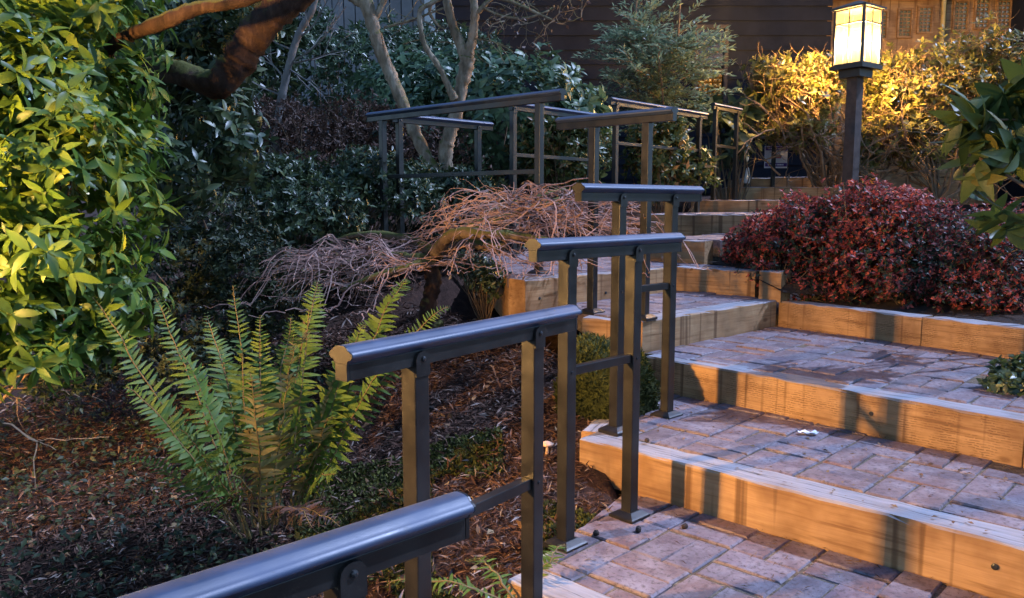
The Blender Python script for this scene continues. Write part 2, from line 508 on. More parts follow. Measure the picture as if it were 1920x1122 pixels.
def leaf_mesh(name, pos, dr, up, size, templ, rnd, mat, parent, kind=None, smooth=False):
    P, tf, n, k, rnd = place_leaves(pos, dr, up, size, templ, rnd)
    if parent is not None:
        P = P - np.array(world_loc(parent))
    me = bpy.data.meshes.new(name)
    lens = np.array([len(f) for f in tf])
    flat = np.concatenate([np.array(f) for f in tf])
    loops = (flat[None, :] + (np.arange(n) * k)[:, None]).reshape(-1)
    lt = np.tile(lens, n)
    ls = np.concatenate([[0], np.cumsum(lt)[:-1]])
    me.vertices.add(len(P))
    me.vertices.foreach_set('co', P.astype(np.float32).reshape(-1))
    me.loops.add(len(loops))
    me.loops.foreach_set('vertex_index', loops.astype(np.int32))
    me.polygons.add(len(lt))
    me.polygons.foreach_set('loop_start', ls.astype(np.int32))
    me.polygons.foreach_set('loop_total', lt.astype(np.int32))
    me.update(calc_edges=True)
    at = me.attributes.new('rnd', 'FLOAT', 'FACE')
    at.data.foreach_set('value', np.repeat(rnd, len(tf)).astype(np.float32))
    if smooth:
        me.polygons.foreach_set('use_smooth', np.ones(len(lt), bool))
    me.materials.append(mat)
    o = bpy.data.objects.new(name, me)
    COL.objects.link(o)
    if parent is not None:
        o.parent = parent
    if kind: o['kind'] = kind
    return o
def crown_tips(ells, n, shell=0.4, upbias=0.35, lump=0.14):
    """points in the outer shell of a union of ellipsoids, with outward directions"""
    C = np.array([e_[0] for e_ in ells]); R = np.array([e_[1] for e_ in ells])
    wgt = (R[:, 0] * R[:, 1] + R[:, 1] * R[:, 2] + R[:, 0] * R[:, 2]); wgt = wgt / wgt.sum()
    out_p, out_d, tot = [], [], 0
    ph = rng.uniform(0, 6.28, 9)
    while tot < n:
        m = n * 2
        i = rng.choice(len(ells), m, p=wgt)
        d = rng.normal(size=(m, 3)); d[:, 2] += upbias; d = norm(d)
        lum = 1 + lump * (np.sin(5 * d[:, 0] + ph[0] + i) * np.sin(6 * d[:, 1] + ph[1]) + 0.7 * np.sin(9 * d[:, 2] + ph[2] + 4 * d[:, 0]) * np.sin(8 * d[:, 1] + ph[3]))
        r = (1 - shell * rng.random(m) ** 1.4) * lum * np.where(rng.random(m) < 0.10, rng.uniform(1.0, 1.2, m), 1.0)
        p = C[i] + R[i] * d * r[:, None]
        ok = np.ones(m, bool)
        for j in range(len(ells)):
            q = np.sqrt((((p - C[j]) / R[j]) ** 2).sum(1))
            ok &= (q > 1 - shell * 1.15) | (i == j)
        nn = norm(d / R[i])
        out_p.append(p[ok]); out_d.append(nn[ok]); tot += ok.sum()
    return np.concatenate(out_p)[:n], np.concatenate(out_d)[:n]
def whorls(tips, dirs, per, size, th=(35, 85), jit=0.35, stem=0.6, up=0.35):
    n = len(tips)
    d = norm(dirs + rng.normal(scale=jit, size=(n, 3)) + np.array([0, 0, up]))
    ref = norm(rng.normal(size=(n, 3)))
    a_ = norm(np.cross(d, ref)); b_ = np.cross(d, a_)
    P, D, Un, S = [], [], [], []
    for k in range(per):
        az = k * 2.399 + rng.uniform(-0.4, 0.4, n)
        t_ = np.radians(rng.uniform(th[0], th[1], n))
        side = np.cos(az)[:, None] * a_ + np.sin(az)[:, None] * b_
        D.append(np.cos(t_)[:, None] * d + np.sin(t_)[:, None] * side)
        Un.append(norm(np.sin(t_)[:, None] * d - np.cos(t_)[:, None] * side + rng.normal(scale=0.25, size=(n, 3))))
        s_ = size * rng.uniform(0.65, 1.2, n)
        S.append(s_)
        P.append(tips - d * (rng.random(n) * stem * size)[:, None])
    return np.concatenate(P), np.concatenate(D), np.concatenate(Un), np.concatenate(S)
def branches(base, tips, r0, r1, sides=5, jitter=0.12, seg=5, sag=0.0):
    mb = MB()
    for tp in tips:
        b_ = base[rng.integers(len(base))] if np.ndim(base) == 2 else np.asarray(base)
        L_ = np.linalg.norm(tp - b_)
        s_ = np.linspace(0, 1, seg)[:, None]
        ctrl = b_ * 0.5 + tp * 0.5 + np.array([0, 0, 0.12 * L_ - sag * L_]) + rng.normal(scale=jitter * L_, size=3)
        pth = (1 - s_) ** 2 * b_ + 2 * s_ * (1 - s_) * ctrl + s_ ** 2 * tp
        pth[1:-1] += rng.normal(scale=0.02 * L_, size=(seg - 2, 3))
        mb.tube(pth, np.linspace(r0, r1, seg) * rng.uniform(0.7, 1.2), sides, False)
    return mb
def ell(px, py, Y, rx, ry, dep):
    """ellipsoid measured in photograph pixels at distance Y, depth in metres"""
    return (by(px, py, Y), np.array([rx * Y / FPX, dep, ry * Y / FPX]))
def shrub(name, ells, base, label, cat, mat, leaf, per, ntips, size, group=None, nbr=30, br=(0.008, 0.003), bark='shrub_bark',
          n_obj=0, shell=0.45, th=(35, 85), upbias=0.35, jit=0.35, stem=0.6, rbias=None, smooth=False, lump=0.14, up=0.35, groundclip=None):
    root = thing(name, base, label, cat, group)
    tips, dirs = crown_tips(ells, ntips, shell, upbias, lump)
    if groundclip is not None:
        k_ = tips[:, 2] > groundclip(tips)
        tips, dirs = tips[k_], dirs[k_]
    if nbr:
        sel = tips[rng.choice(len(tips), min(nbr, len(tips)), replace=False)]
        branches(np.asarray(base, float) + np.array([0, 0, 0.0]), sel, br[0], br[1]).build('branches', M[bark], root, True)
    P, D, Un, S = whorls(tips, dirs, per, size, th, jit, stem, up)
    r = rng.random(len(P))
    if rbias is not None:
        r = np.clip(rbias(P, r), 0, 1)
    if n_obj:
        cx, cy, dep = project(P)
        infr = (cx > -10) & (cx < 1930) & (cy > -10) & (cy < 1130)
        score = np.where(infr, S / dep, 0)
        # those facing outwards and nearest to the camera first
        score = score * (1 + 0.5 * rng.random(len(P)))
        order = np.argsort(-score)
        pick = order[:n_obj]; rest = order[n_obj:]
        vm = []
        tv, tf = leaf
        for q in range(8):
            me = bpy.data.meshes.new('leaf')
            w_ = tv.copy(); w_[:, 2] *= rng.uniform(0.4, 1.9); w_[:, 1] *= rng.uniform(0.85, 1.2)
            w_[:, 1] += 0.05 * rng.normal() * w_[:, 0] ** 2
            me.from_pydata(w_.tolist(), [], tf)
            at = me.attributes.new('rnd', 'FLOAT', 'FACE')
            at.data.foreach_set('value', np.full(len(tf), (q + 0.5) / 8, np.float32))
            me.polygons.foreach_set('use_smooth', [True] * len(me.polygons))
            me.materials.append(mat)
            vm.append(me)
        for i in pick:
            x = norm(D[i]); y = norm(np.cross(Un[i], x)); z = np.cross(x, y)
            mw = Matrix(((x[0], y[0], z[0], P[i][0]), (x[1], y[1], z[1], P[i][1]), (x[2], y[2], z[2], P[i][2]), (0, 0, 0, 1))) @ Matrix.Scale(float(S[i]), 4)
            child('leaf', vm[min(7, int(r[i] * 8))], root, mw)
        P, D, Un, S, r = P[rest], D[rest], Un[rest], S[rest], r[rest]
    if len(P):
        leaf_mesh('foliage', P, D, Un, S, leaf, r, mat, root, 'stuff' if n_obj else None, smooth)
    return root

# ------------------------------------------------------------------ the ground
def vline(v):
    xs = [-6, 0.0, 1.9, 3.9, 8.2, 14, 60]
    zs = [-1.2, -0.47, 0.0, 0.60, 1.08, 1.35, 2.0]
    return np.interp(v, xs, zs)
def uleft(v):
    return np.interp(v, [-10, 1.9, 2.195, 2.95, 3.0, 3.3, 20], [-1.30, -1.36, -1.70, -2.27, -2.70, -4.2, -7.0])
def ground_z(x, y):
    u = x * U[0] + y * U[1]; v = x * V[0] + y * V[1]
    z = vline(v) - 0.05
    g = np.clip((u - uleft(v) - 0.06) / 0.2, 0, 1)
    z = z - 0.30 * g * g * (3 - 2 * g)
    z = z + 0.025 * np.sin(3.1 * x + 1.3) * np.sin(2.7 * y) + 0.012 * np.sin(9 * x + 2 * y) * np.sin(7 * y - 3 * x)
    return z
def grid_mesh(xs, ys, zf, name, mat, kind='structure'):
    Xg, Yg = np.meshgrid(xs, ys)
    Zg = zf(Xg, Yg)
    mb = MB()
    nx, ny = len(xs), len(ys)
    F = [(j * nx + i, j * nx + i + 1, (j + 1) * nx + i + 1, (j + 1) * nx + i) for j in range(ny - 1) for i in range(nx - 1)]
    mb.add(np.stack([Xg, Yg, Zg], -1).reshape(-1, 3), F)
    return mb.build(name, mat, None, True, kind)
xs = np.concatenate([np.linspace(-120, -6, 12)[:-1], np.linspace(-6, -2.2, 20)[:-1], np.linspace(-2.2, 1.2, 110)[:-1], np.linspace(1.2, 6, 24)[:-1], np.linspace(6, 120, 12)])
ys = np.concatenate([np.linspace(-60, 0, 10)[:-1], np.linspace(0, 1.4, 12)[:-1], np.linspace(1.4, 5, 110)[:-1], np.linspace(5, 12, 24)[:-1], np.linspace(12, 160, 12)])
grid_mesh(xs, ys, ground_z, 'ground', M['soil'])

# ------------------------------------------------------------------ brick treads with timber edges
def p2(px, py, z): return bz(px, py, z)[:2]
def clip_poly(poly, clip):
    out = poly
    n = len(clip)
    for i in range(n):
        A, B = clip[i], clip[(i + 1) % n]
        e_ = B - A
        inp, out = out, []
        for j in range(len(inp)):
            p, q = inp[j], inp[(j + 1) % len(inp)]
            sp = e_[0] * (p[1] - A[1]) - e_[1] * (p[0] - A[0])
            sq = e_[0] * (q[1] - A[1]) - e_[1] * (q[0] - A[0])
            if sp >= 0: out.append(p)
            if sp * sq < 0:
                out.append(p + (q - p) * (sp / (sp - sq)))
        if len(out) < 3: return []
    return out
def area(poly):
    return 0.5 * sum(poly[i][0] * poly[(i + 1) % len(poly)][1] - poly[(i + 1) % len(poly)][0] * poly[i][1] for i in range(len(poly)))
BL, BW, BH, MOD = 0.1975, 0.0960, 0.05, 0.2035
def brick_geo(poly, top, jit=0.0015, ch=0.0045):
    """prism with a worn chamfer round the top, poly counter-clockwise, local z"""
    P = [np.asarray(p, float) for p in poly]
    c = sum(P) / len(P)
    n = len(P)
    low, mid, hi = [], [], []
    for p in P:
        d = c - p; d = d / (np.linalg.norm(d) + 1e-9)
        j = rng.normal(scale=jit, size=2)
        low.append([p[0] + j[0], p[1] + j[1], top - BH])
        mid.append([p[0] + j[0], p[1] + j[1], top - ch + rng.normal(scale=0.0006)])
        hi.append([p[0] + d[0] * ch * 1.6 + j[0], p[1] + d[1] * ch * 1.6 + j[1], top + rng.normal(scale=0.0005)])
    F = [tuple(2 * n + i for i in range(n))]
    for i in range(n):
        k = (i + 1) % n
        F += [(i, k, n + k, n + i), (n + i, n + k, 2 * n + k, 2 * n + i)]
    return low + mid + hi, F
BRICKS = []
for q in range(7):
    vv, ff = brick_geo([np.array([-BL / 2, -BW / 2]), np.array([BL / 2, -BW / 2]), np.array([BL / 2, BW / 2]), np.array([-BL / 2, BW / 2])], 0.0)
    me = bpy.data.meshes.new('brick'); me.from_pydata([list(map(float, v_)) for v_ in vv], [], ff); me.materials.append(M['brick']); BRICKS.append(me)
def tread(poly, z, org, yaw, label, joined=False, depth=0.05):
    """poly: convex plan outline (counter-clockwise). Returns the bed object; bricks are its parts."""
    poly = [np.asarray(p[:2], float) for p in poly]
    pts_ = sorted((tuple(p) for p in poly))         # outline made convex
    def half(ps):
        h_ = []
        for p in ps:
            while len(h_) > 1 and (h_[-1][0] - h_[-2][0]) * (p[1] - h_[-2][1]) - (h_[-1][1] - h_[-2][1]) * (p[0] - h_[-2][0]) <= 0:
                h_.pop()
            h_.append(p)
        return h_[:-1]
    poly = [np.array(p) for p in half(pts_) + half(pts_[::-1])]
    n = len(poly)
    mb = MB()
    top = [[p[0], p[1], z - 0.0012] for p in poly]; bot = [[p[0], p[1], z - depth - 0.05] for p in poly]
    mb.add(top + bot, [tuple(range(n)), tuple(range(2 * n - 1, n - 1, -1))] + [(i, n + i, n + (i + 1) % n, (i + 1) % n) for i in range(n)])
    bed = mb.build('paving', M['joint'], None, False, 'structure')
    bed['label'] = label
    c_, s_ = math.cos(yaw), math.sin(yaw)
    R2 = np.array([[c_, -s_], [s_, c_]])
    loc = [R2.T @ (p - org) for p in poly]
    lo = np.min(loc, 0); hi = np.max(loc, 0)
    jm = MB()
    for i in range(int(math.floor(lo[0] / MOD)) - 1, int(math.ceil(hi[0] / MOD)) + 1):
        for j in range(int(math.floor(lo[1] / MOD)) - 1, int(math.ceil(hi[1] / MOD)) + 1):
            for k in range(2):
                horiz = (i + j) % 2 == 0
                cx = (i + 0.5) * MOD + (0 if horiz else (k - 0.5) * MOD / 2)
                cy = (j + 0.5) * MOD + ((k - 0.5) * MOD / 2 if horiz else 0)
                rot = yaw + (0 if horiz else math.pi / 2) + rng.normal(scale=0.010)
                cw = org + R2 @ np.array([cx, cy]) + rng.normal(scale=0.0016, size=2)
                a1 = np.array([math.cos(rot), math.sin(rot)]); a2 = np.array([-a1[1], a1[0]])
                cor = [cw - a1 * BL / 2 - a2 * BW / 2, cw + a1 * BL / 2 - a2 * BW / 2, cw + a1 * BL / 2 + a2 * BW / 2, cw - a1 * BL / 2 + a2 * BW / 2]
                cl = clip_poly(cor, poly)
                if not cl: continue
                A = area(cl)
                if A < 0.0012: continue
                zt = z + 0.004 + rng.normal(scale=0.0022)
                full = A > BL * BW * 0.985
                if joined:
                    vv, ff = brick_geo(cl, zt); jm.add(vv, ff); continue
                tilt = Matrix.Rotation(rng.normal(scale=0.008), 4, 'X') @ Matrix.Rotation(rng.normal(scale=0.006), 4, 'Y')
                if full:
                    child('brick', BRICKS[rng.integers(7)], bed, Matrix.Translation((cw[0], cw[1], zt)) @ Matrix.Rotation(rot, 4, 'Z') @ tilt)
                else:
                    vv, ff = brick_geo([p - cw for p in cl], 0.0)
                    me = bpy.data.meshes.new('brick'); me.from_pydata([list(map(float, v_)) for v_ in vv], [], ff); me.materials.append(M['brick'])
                    child('brick', me, bed, Matrix.Translation((cw[0], cw[1], zt)))
    if joined and jm.n:
        jm.build('brick', M['brick'], bed, False, 'stuff')
    return bed
def timber(p, q, z0, z1, width, back, parent, mat='timber', name='timber', taper_end=0.0):
    """squared timber whose front face runs p->q; back is the plan direction its thickness goes"""
    p = np.array([*p[:2], z0], float); q = np.array([*q[:2], z0], float)
    Lg = np.linalg.norm(q - p)
    ax = (q - p) / Lg
    bk = np.array([-ax[1], ax[0], 0.0])
    if np.dot(bk[:2], np.asarray(back)[:2]) < 0: bk = -bk
    hgt = z1 - z0
    seg = max(4, int(Lg / 0.06))
    c = 0.006
    prof = [(0, 0), (0, hgt - c), (c, hgt), (width - c, hgt), (width, hgt - c), (width, 0)]
    k = len(prof)
    # local axes: X along the timber, Y to the back (or front), Z up; keep it right-handed
    flip = np.cross(ax, bk)[2] < 0
    vv = []
    for i in range(seg + 1):
        x = Lg * i / seg
        for (w_, h_) in prof:
            j = rng.normal(scale=0.0014, size=2) if 0 < i < seg else (0, 0)
            dz = -abs(rng.normal(scale=0.0018)) * (3.0 if rng.random() < 0.08 else 1.0) if h_ > hgt * 0.9 else 0
            vv.append([x, (-1 if flip else 1) * (w_ + j[0]), h_ + dz])
    F = []
    for i in range(seg):
        for j in range(k):
            j2 = (j + 1) % k
            f_ = (i * k + j, i * k + j2, (i + 1) * k + j2, (i + 1) * k + j)
            F.append(f_ if flip else f_[::-1])
    e0 = tuple(range(k)); e1 = tuple(seg * k + j for j in range(k))
    F.append(e0[::-1] if flip else e0); F.append(e1 if flip else e1[::-1])
    me = bpy.data.meshes.new(name); me.from_pydata([list(map(float, v_)) for v_ in vv], [], F); me.materials.append(M[mat])
    me.update()
    ang = math.atan2(ax[1], ax[0])
    return child(name, me, parent, Matrix.Translation(p) @ Matrix.Rotation(ang, 4, 'Z'))
U2, V2 = U[:2], V[:2]
TW = 0.125

# T0 : lowest paving in view
org0 = p2(1098, 1078, 0)
r1a = p2(1248, 949, 0); r1d = U2.copy()
R1L = p2(1087, 822, 0.15); R1M = p2(1500, 924.5, 0.15); r1dir = norm(R1M - R1L)
R1R = R1L + r1dir * 2.3
f0a = np.array([0.02, 2.13]); f0dir = U2
t0 = tread([f0a + V2 * 0.0 + U2 * 0.06, f0a + U2 * 2.0, R1R + 0.0 * V2, R1L + r1dir * 0.20, f0a + V2 * 0.42 + U2 * 0.06], 0.0, org0, UA, 'lowest brick landing in view, below the first orange timber riser')
timber(f0a - V2 * 0.11 + U2 * 0.06, f0a - V2 * 0.11 + U2 * 1.9, -0.14, 0.002, 0.115, V2, t0, 'timber')
e0 = p2(1004, 1062, 0); e1 = p2(1262, 948, 0)
timber(e0 + U2 * 0.055, e1 + U2 * 0.02, -0.15, -0.003, 0.10, -U2, t0, 'timber')
# T-1 : one step lower, mostly under the picture edge
f1a = f0a - V2 * 0.62
tm = tread([f1a + U2 * 0.10, f1a + U2 * 2.0, f0a - V2 * 0.10 + U2 * 2.0, f0a - V2 * 0.10 + U2 * 0.10], -0.15, org0 + U2 * 0.06, UA, 'brick step below the lowest landing')
timber(f1a - U2 * 0.02 - V2 * 0.12, f1a + U2 * 2.0 - V2 * 0.12, -0.29, -0.152, 0.115, V2, tm)
# T1
R2L = p2(1211, 668, 0.30); R2M = p2(1640, 742, 0.30); r2dir = norm(R2M - R2L)
R2R = R2L + r2dir * 2.2
org1 = p2(1428, 842.5, 0.15)
nb = np.array([-r1dir[1], r1dir[0]])
t1 = tread([R1L + nb * TW, R1R + nb * TW, R2R, R2L, R1L + nb * TW + V2 * 0.12], 0.15, org1, UA, 'brick tread between the two wide orange timber risers')
timber(R1L, R1L + r1dir * 1.42, 0.0, 0.152, TW, nb, t1, 'timber')
timber(R1L + r1dir * 1.424, R1R, 0.0, 0.151, TW, nb, t1, 'timber')
timber(R1L + nb * TW + U2 * 0.06 - r1dir * 0.03, R2L + U2 * 0.04, 0.0, 0.147, 0.10, -U2, t1, 'timber')
# T2
R3A = p2(1205, 603, 0.45); R3B = p2(1452.5, 564.5, 0.45)
PLA = np.array([R3B[0] + 0.035, R3B[1] + 0.03]); pdir = norm(np.array([2.142, 3.68]) - np.array([1.508, 4.55]))
PLB = PLA + pdir * 1.9
nb2 = np.array([-r2dir[1], r2dir[0]])
org2 = p2(1570, 705, 0.30)
t2 = tread([R2L + nb2 * TW, R2L + nb2 * TW + r2dir * 1.66, PLB, PLA, R3A + V2 * 0.02], 0.30, org2, UA, 'square brick landing under the planter of red shrubs')
timber(R2L, R2L + r2dir * 1.50, 0.148, 0.302, TW, nb2, t2, 'timber_slit')
timber(R2L + r2dir * 1.504, R2R, 0.147, 0.301, TW, nb2, t2, 'timber_slit')
pn = np.array([-pdir[1], pdir[0]])
timber(PLA, PLA + pdir * 0.80, 0.295, 0.447, 0.11, pn, t2, 'timber_slit')
timber(PLA + pdir * 0.804, PLB, 0.297, 0.449, 0.11, pn, t2, 'timber_slit')
rgt = R2L + r2dir * 1.66
timber(rgt + nb2 * TW, rgt + nb2 * (TW + 0.9), 0.24, 0.306, 0.1, r2dir, t2, 'timber')
# T3
r3dir = norm(R3B - R3A); n3 = np.array([-r3dir[1], r3dir[0]])
T3L = p2(1092, 596, 0.45)
T4A = p2(985, 526, 0.60); T4C = np.array([1.0, 4.90]); T4D = np.array([1.40, 4.585])
t3 = tread([R3A + n3 * TW, R3B + n3 * TW, T4D + 0.02 * U2, T4C, T4C - r3dir * 0.95, R3A + n3 * TW - U2 * 0.22], 0.45, R3A, UA, 'narrow brick step behind the railing, its dark side facing right')
timber(R3A, R3B + r3dir * 0.02, 0.295, 0.452, TW, n3, t3, 'timber')
timber(T3L, R3A + n3 * 0.004 - U2 * 0.002, 0.26, 0.449, 0.11, n3, t3, 'timber')
timber(R3B + r3dir * 0.022 - U2 * 0.06 + n3 * 0.05, R3B + r3dir * 0.022 + U2 * 0.07 + n3 * 0.05, 0.44, 0.612, 0.12, n3, t3, 'timber')
# T4 : the long landing
r4dir = norm(T4C - T4A); n4 = np.array([-r4dir[1], r4dir[0]])
r4b = norm(T4D - T4C); n4b = np.array([-r4b[1], r4b[0]])
T5A = np.array([0.86, 5.42]); T5B = np.array([1.225, 5.09]); T5dir = norm(T5B - T5A); n5 = np.array([-T5dir[1], T5dir[0]])
t4 = tread([T4A + n4 * TW, T4C + n4 * TW * 0.2, T5A, T5A + n5 * 0.9, np.array([-0.24, 6.2])], 0.60, T4A, UA, 'upper brick landing behind the railings and the bare weeping maple')
timber(T4A, T4C - r4dir * 0.002, 0.36, 0.602, TW, n4, t4, 'timber')
timber(T4A + n4 * 0.126, np.array([-0.25, 6.15]), 0.34, 0.598, 0.1, r4dir, t4, 'timber')
t4b = tread([T4C + n4b * TW, T4D + n4b * TW, T5B + T5dir * 0.35, T5A + T5dir * 0.02], 0.60, T4A, UA, 'small brick tread left of the red shrubs')
timber(T4C, T4D, 0.445, 0.604, TW, n4b, t4b, 'timber')
# T5 .. T9 : the upper flight towards the entrance
def upper(ptl, ptr, Yl, Yr, ybl, ybr, Yback, lab, joined=True, w=0.11, xl=None, xr=None):
    a_ = by(ptl[0], ptl[1], Yl); b_ = by(ptr[0], ptr[1], Yr)
    zt = 0.5 * (a_[2] + b_[2]); zb = 0.5 * (by(ptl[0], ybl, Yl)[2] + by(ptr[0], ybr, Yr)[2])
    d_ = norm(b_[:2] - a_[:2]); nn = np.array([-d_[1], d_[0]])
    if nn[1] < 0: nn = -nn
    t_ = tread([a_[:2] + nn * w, b_[:2] + nn * w, b_[:2] + nn * Yback, a_[:2] + nn * Yback], zt, a_[:2], UA, lab, joined, 0.35)
    timber(a_, b_, zb - 0.01, zt + 0.002, w, nn, t_, 'timber')
    return t_, zt
t5 = tread([T5A + n5 * 0.11, T5B + n5 * 0.11 + T5dir * 0.05, T5B + n5 * 1.5 + T5dir * 0.6, T5A + n5 * 1.5 - T5dir * 0.05], 0.75, T4A, UA, 'brick tread with a pale top at the left end of the red shrubs', True)
timber(T5A, T5B, 0.60, 0.752, 0.11, n5, t5, 'timber')
upper((1205, 401), (1415, 404.5), 6.7, 6.15, 439, 440, 1.6, 'upper brick tread above the pale step')
upper((1296, 375), (1460, 376.5), 8.0, 7.7, 399, 400, 1.2, 'upper brick tread beside the dark planting')
upper((1368, 351), (1640, 351.5), 9.0, 8.8, 375, 375, 1.2, 'brick tread second from the top')
upper((1452, 332), (1640, 332), 10.0, 9.9, 352, 352, 1.5, 'topmost brick tread before the dark house wall')
tb = by(1408, 334, 9.6)
ts_ = tread([(tb[0], tb[1] + .1), (tb[0] + .25, tb[1] + .1), (tb[0] + .25, tb[1] + .9), (tb[0], tb[1] + .9)], tb[2], tb[:2], UA, 'short dark step end left of the sign', True)
timber(tb, tb + np.array([0.25, 0, 0]), tb[2] - 0.14, tb[2] + 0.002, 0.1, (0, 1), ts_)

# soil of the planters on the right, behind the planter timber
def planter_z(x, y):
    d = (x - PLA[0]) * pn[0] + (y - PLA[1]) * pn[1]
    return np.where(d < 0.09, -0.4, np.interp(d, [0.09, 0.12, 0.6, 5, 12, 40], [0.40, 0.425, 0.47, 1.05, 1.3, 1.8])) + 0.012 * np.sin(11 * x) * np.sin(9 * y)
mb = MB()
ds = np.array([0.10, 0.15, 0.3, 0.6, 1.0, 1.6, 2.6, 4, 6, 9, 14])
ss = np.linspace(-0.02, 6, 40)
Pg = []
for d in ds:
    for s in ss:
        q_ = PLA + pdir * (s - 0.0 * d) + pn * d
        q_ = q_ + V2 * 0
        Pg.append([q_[0], q_[1], float(np.interp(d, [0.09, 0.12, 0.6, 5, 12, 40], [0.41, 0.43, 0.47, 1.05, 1.3, 1.8])) + 0.008 * math.sin(14 * s) * math.sin(9 * d)])
n_s = len(ss)
mb.add(Pg, [(j * n_s + i, j * n_s + i + 1, (j + 1) * n_s + i + 1, (j + 1) * n_s + i) for j in range(len(ds) - 1) for i in range(n_s - 1)])
mb.build('planter_soil', M['gravel'], None, True, 'structure')
ml = MB()
q0 = T4D + U2 * 0.0
Pg = [(*(R3B + n3 * 0.13 + U2 * 0.0), 0.57), (*(R3B + n3 * 0.05 + U2 * 0.1), 0.50), (*(PLA + pdir * 0.3 + pn * 0.35), 0.47), (*(T5B + T5dir * 0.8 + n5 * 0.2), 0.70), (*(T5B + T5dir * 0.02 + n5 * 0.02), 0.62), (*(T4D + n4b * 0.02), 0.59)]
ml.add(Pg, [(0, 1, 2, 3, 4, 5)])
ml.build('planter_soil', M['gravel'], None, False, 'structure')

# ------------------------------------------------------------------ houses behind
YW = 11.0
hb = by(1250, 380, YW)
house = thing('house', (hb[0], YW, 0.9), 'dark stained house wall behind the garden with a carved wooden entrance', 'house')
x0h, x1h = by(818, 200, YW)[0], by(1553, 200, YW)[0]
for i in range(24):                            # lap siding, one board each
    zb = 0.75 + i * 0.19
    mb = MB()
    mb.add([[x0h, YW, zb], [x1h, YW, zb], [x1h, YW + 0.022, zb + 0.20], [x0h, YW + 0.022, zb + 0.20], [x0h, YW + 0.05, zb], [x1h, YW + 0.05, zb], [x1h, YW + 0.05, zb + 0.2], [x0h, YW + 0.05, zb + 0.2]],
           [(0, 1, 2, 3), (4, 5, 1, 0), (0, 3, 7, 4), (1, 5, 6, 2), (3, 2, 6, 7)])
    mb.build('siding_board', M['house_wall'], house)
mb = MB(); mb.box(((x0h + x1h) / 2, YW + 1.56, 3.0), X_, Y_, Z_, (x1h - x0h) / 2, 1.5, 2.6); mb.build('wall', M['house_wall'], house)
# entrance recess: warm wooden doors with small decorative lights
YD = 12.0
xe0, xe1 = x1h, by(1895, 30, YD)[0]
mb = MB(); mb.box(((xe0 + xe1) / 2, YD + 0.16, 2.9), X_, Y_, Z_, (xe1 - xe0) / 2, 0.08, 2.2); mb.build('entry_panel', M['entry_wood'], house)
mb = MB(); mb.box((xe0 - 0.03, YW + 0.52, 3.0), X_, Y_, Z_, 0.028, 0.5, 2.6); mb.build('corner_board', M['entry_wood'], house)
xr = xe1
mb = MB(); mb.box((xr + 4.0, YD - 0.1, 2.9), X_, Y_, Z_, 4.0, 0.65, 2.9); mb.build('wall', M['house_wall'], house)
mb = MB(); mb.box(((xe0 + xe1) / 2, YD - 0.1, by(1700, 3, YD)[2] + 0.14), X_, Y_, Z_, (xe1 - xe0) / 2 - 0.01, 0.09, 0.11); mb.build('lintel', M['house_trim'], house)
doors = [(1655, 1760), (1774, 1896)]
lites = [[(1640, 1662, 28, 72), (1686, 1708, 25, 68), (1723, 1746, 20, 60)], [(1789, 1813, 10, 56), (1829, 1853, 5, 52), (1870, 1893, 1, 50)]]
for (da, db), ls_ in zip([(1628, 1762), (1773, 1896)], lites):
    xa, xb = by(da, 50, YD)[0] + 0.01, by(db, 50, YD)[0] - 0.01
    mb = MB(); mb.box(((xa + xb) / 2, YD + 0.045, 2.6), X_, Y_, Z_, (xb - xa) / 2, 0.03, 1.85)
    door = mb.build('door', M['entry_wood'], house)
    edges = []
    for (la, lb, ta, tb_) in ls_:
        xl, xr_ = by(la, 40, YD)[0], by(lb, 40, YD)[0]
        zt, zb = by(la, ta - 6, YD)[2], by(la, tb_, YD)[2]
        # moulded frame and carved metal-and-glass light
        mb = MB()
        fw = 0.028
        cz, hz = (zt + zb) / 2, (zt - zb) / 2
        for (cx, hx) in ((xl - fw / 2, fw / 2), (xr_ + fw / 2, fw / 2)):
            mb.box((cx, YD - 0.002, cz), X_, Y_, Z_, hx, 0.016, hz + fw)
        for (z_, ) in ((zt + fw / 2,), (zb - fw / 2,)):
            mb.box(((xl + xr_) / 2, YD - 0.002, z_), X_, Y_, Z_, (xr_ - xl) / 2 - 0.001, 0.015, fw / 2)
        mb.build('light_frame', M['entry_wood'], door)
        mb = MB()
        nr, nc = 7, 3
        for r_ in range(nr):
            for c_ in range(nc):
                cxx = xl + (c_ + 0.5) * (xr_ - xl) / nc; czz = zb + (r_ + 0.5) * (zt - zb) / nr
                hx = (xr_ - xl) / nc * 0.40; hz_ = (zt - zb) / nr * 0.36
                P_ = [[cxx - hx, YD + 0.010, czz - hz_], [cxx + hx, YD + 0.010, czz - hz_], [cxx + hx, YD + 0.010, czz + hz_], [cxx - hx, YD + 0.010, czz + hz_], [cxx, YD - 0.012, czz]]
                mb.add(P_, [(0, 1, 4), (1, 2, 4), (2, 3, 4), (3, 0, 4)])
        mb.build('leaded_glass', mat_plain('leaded_glass', (0.16, 0.17, 0.12), 0.15, 0.9) if 'lg' not in M else M['lg'], door)
        M['lg'] = bpy.data.materials['leaded_glass']
mb = MB(); pz = by(1767, 60, YD - 0.25)
mb.tube([[pz[0], YD - 0.25, 1.1], [pz[0], YD - 0.25, 4.6]], 0.03, 10); mb.build('porch_rod', mat_plain('brass_rod', (0.55, 0.36, 0.09), 0.35, 0.6), house, True)
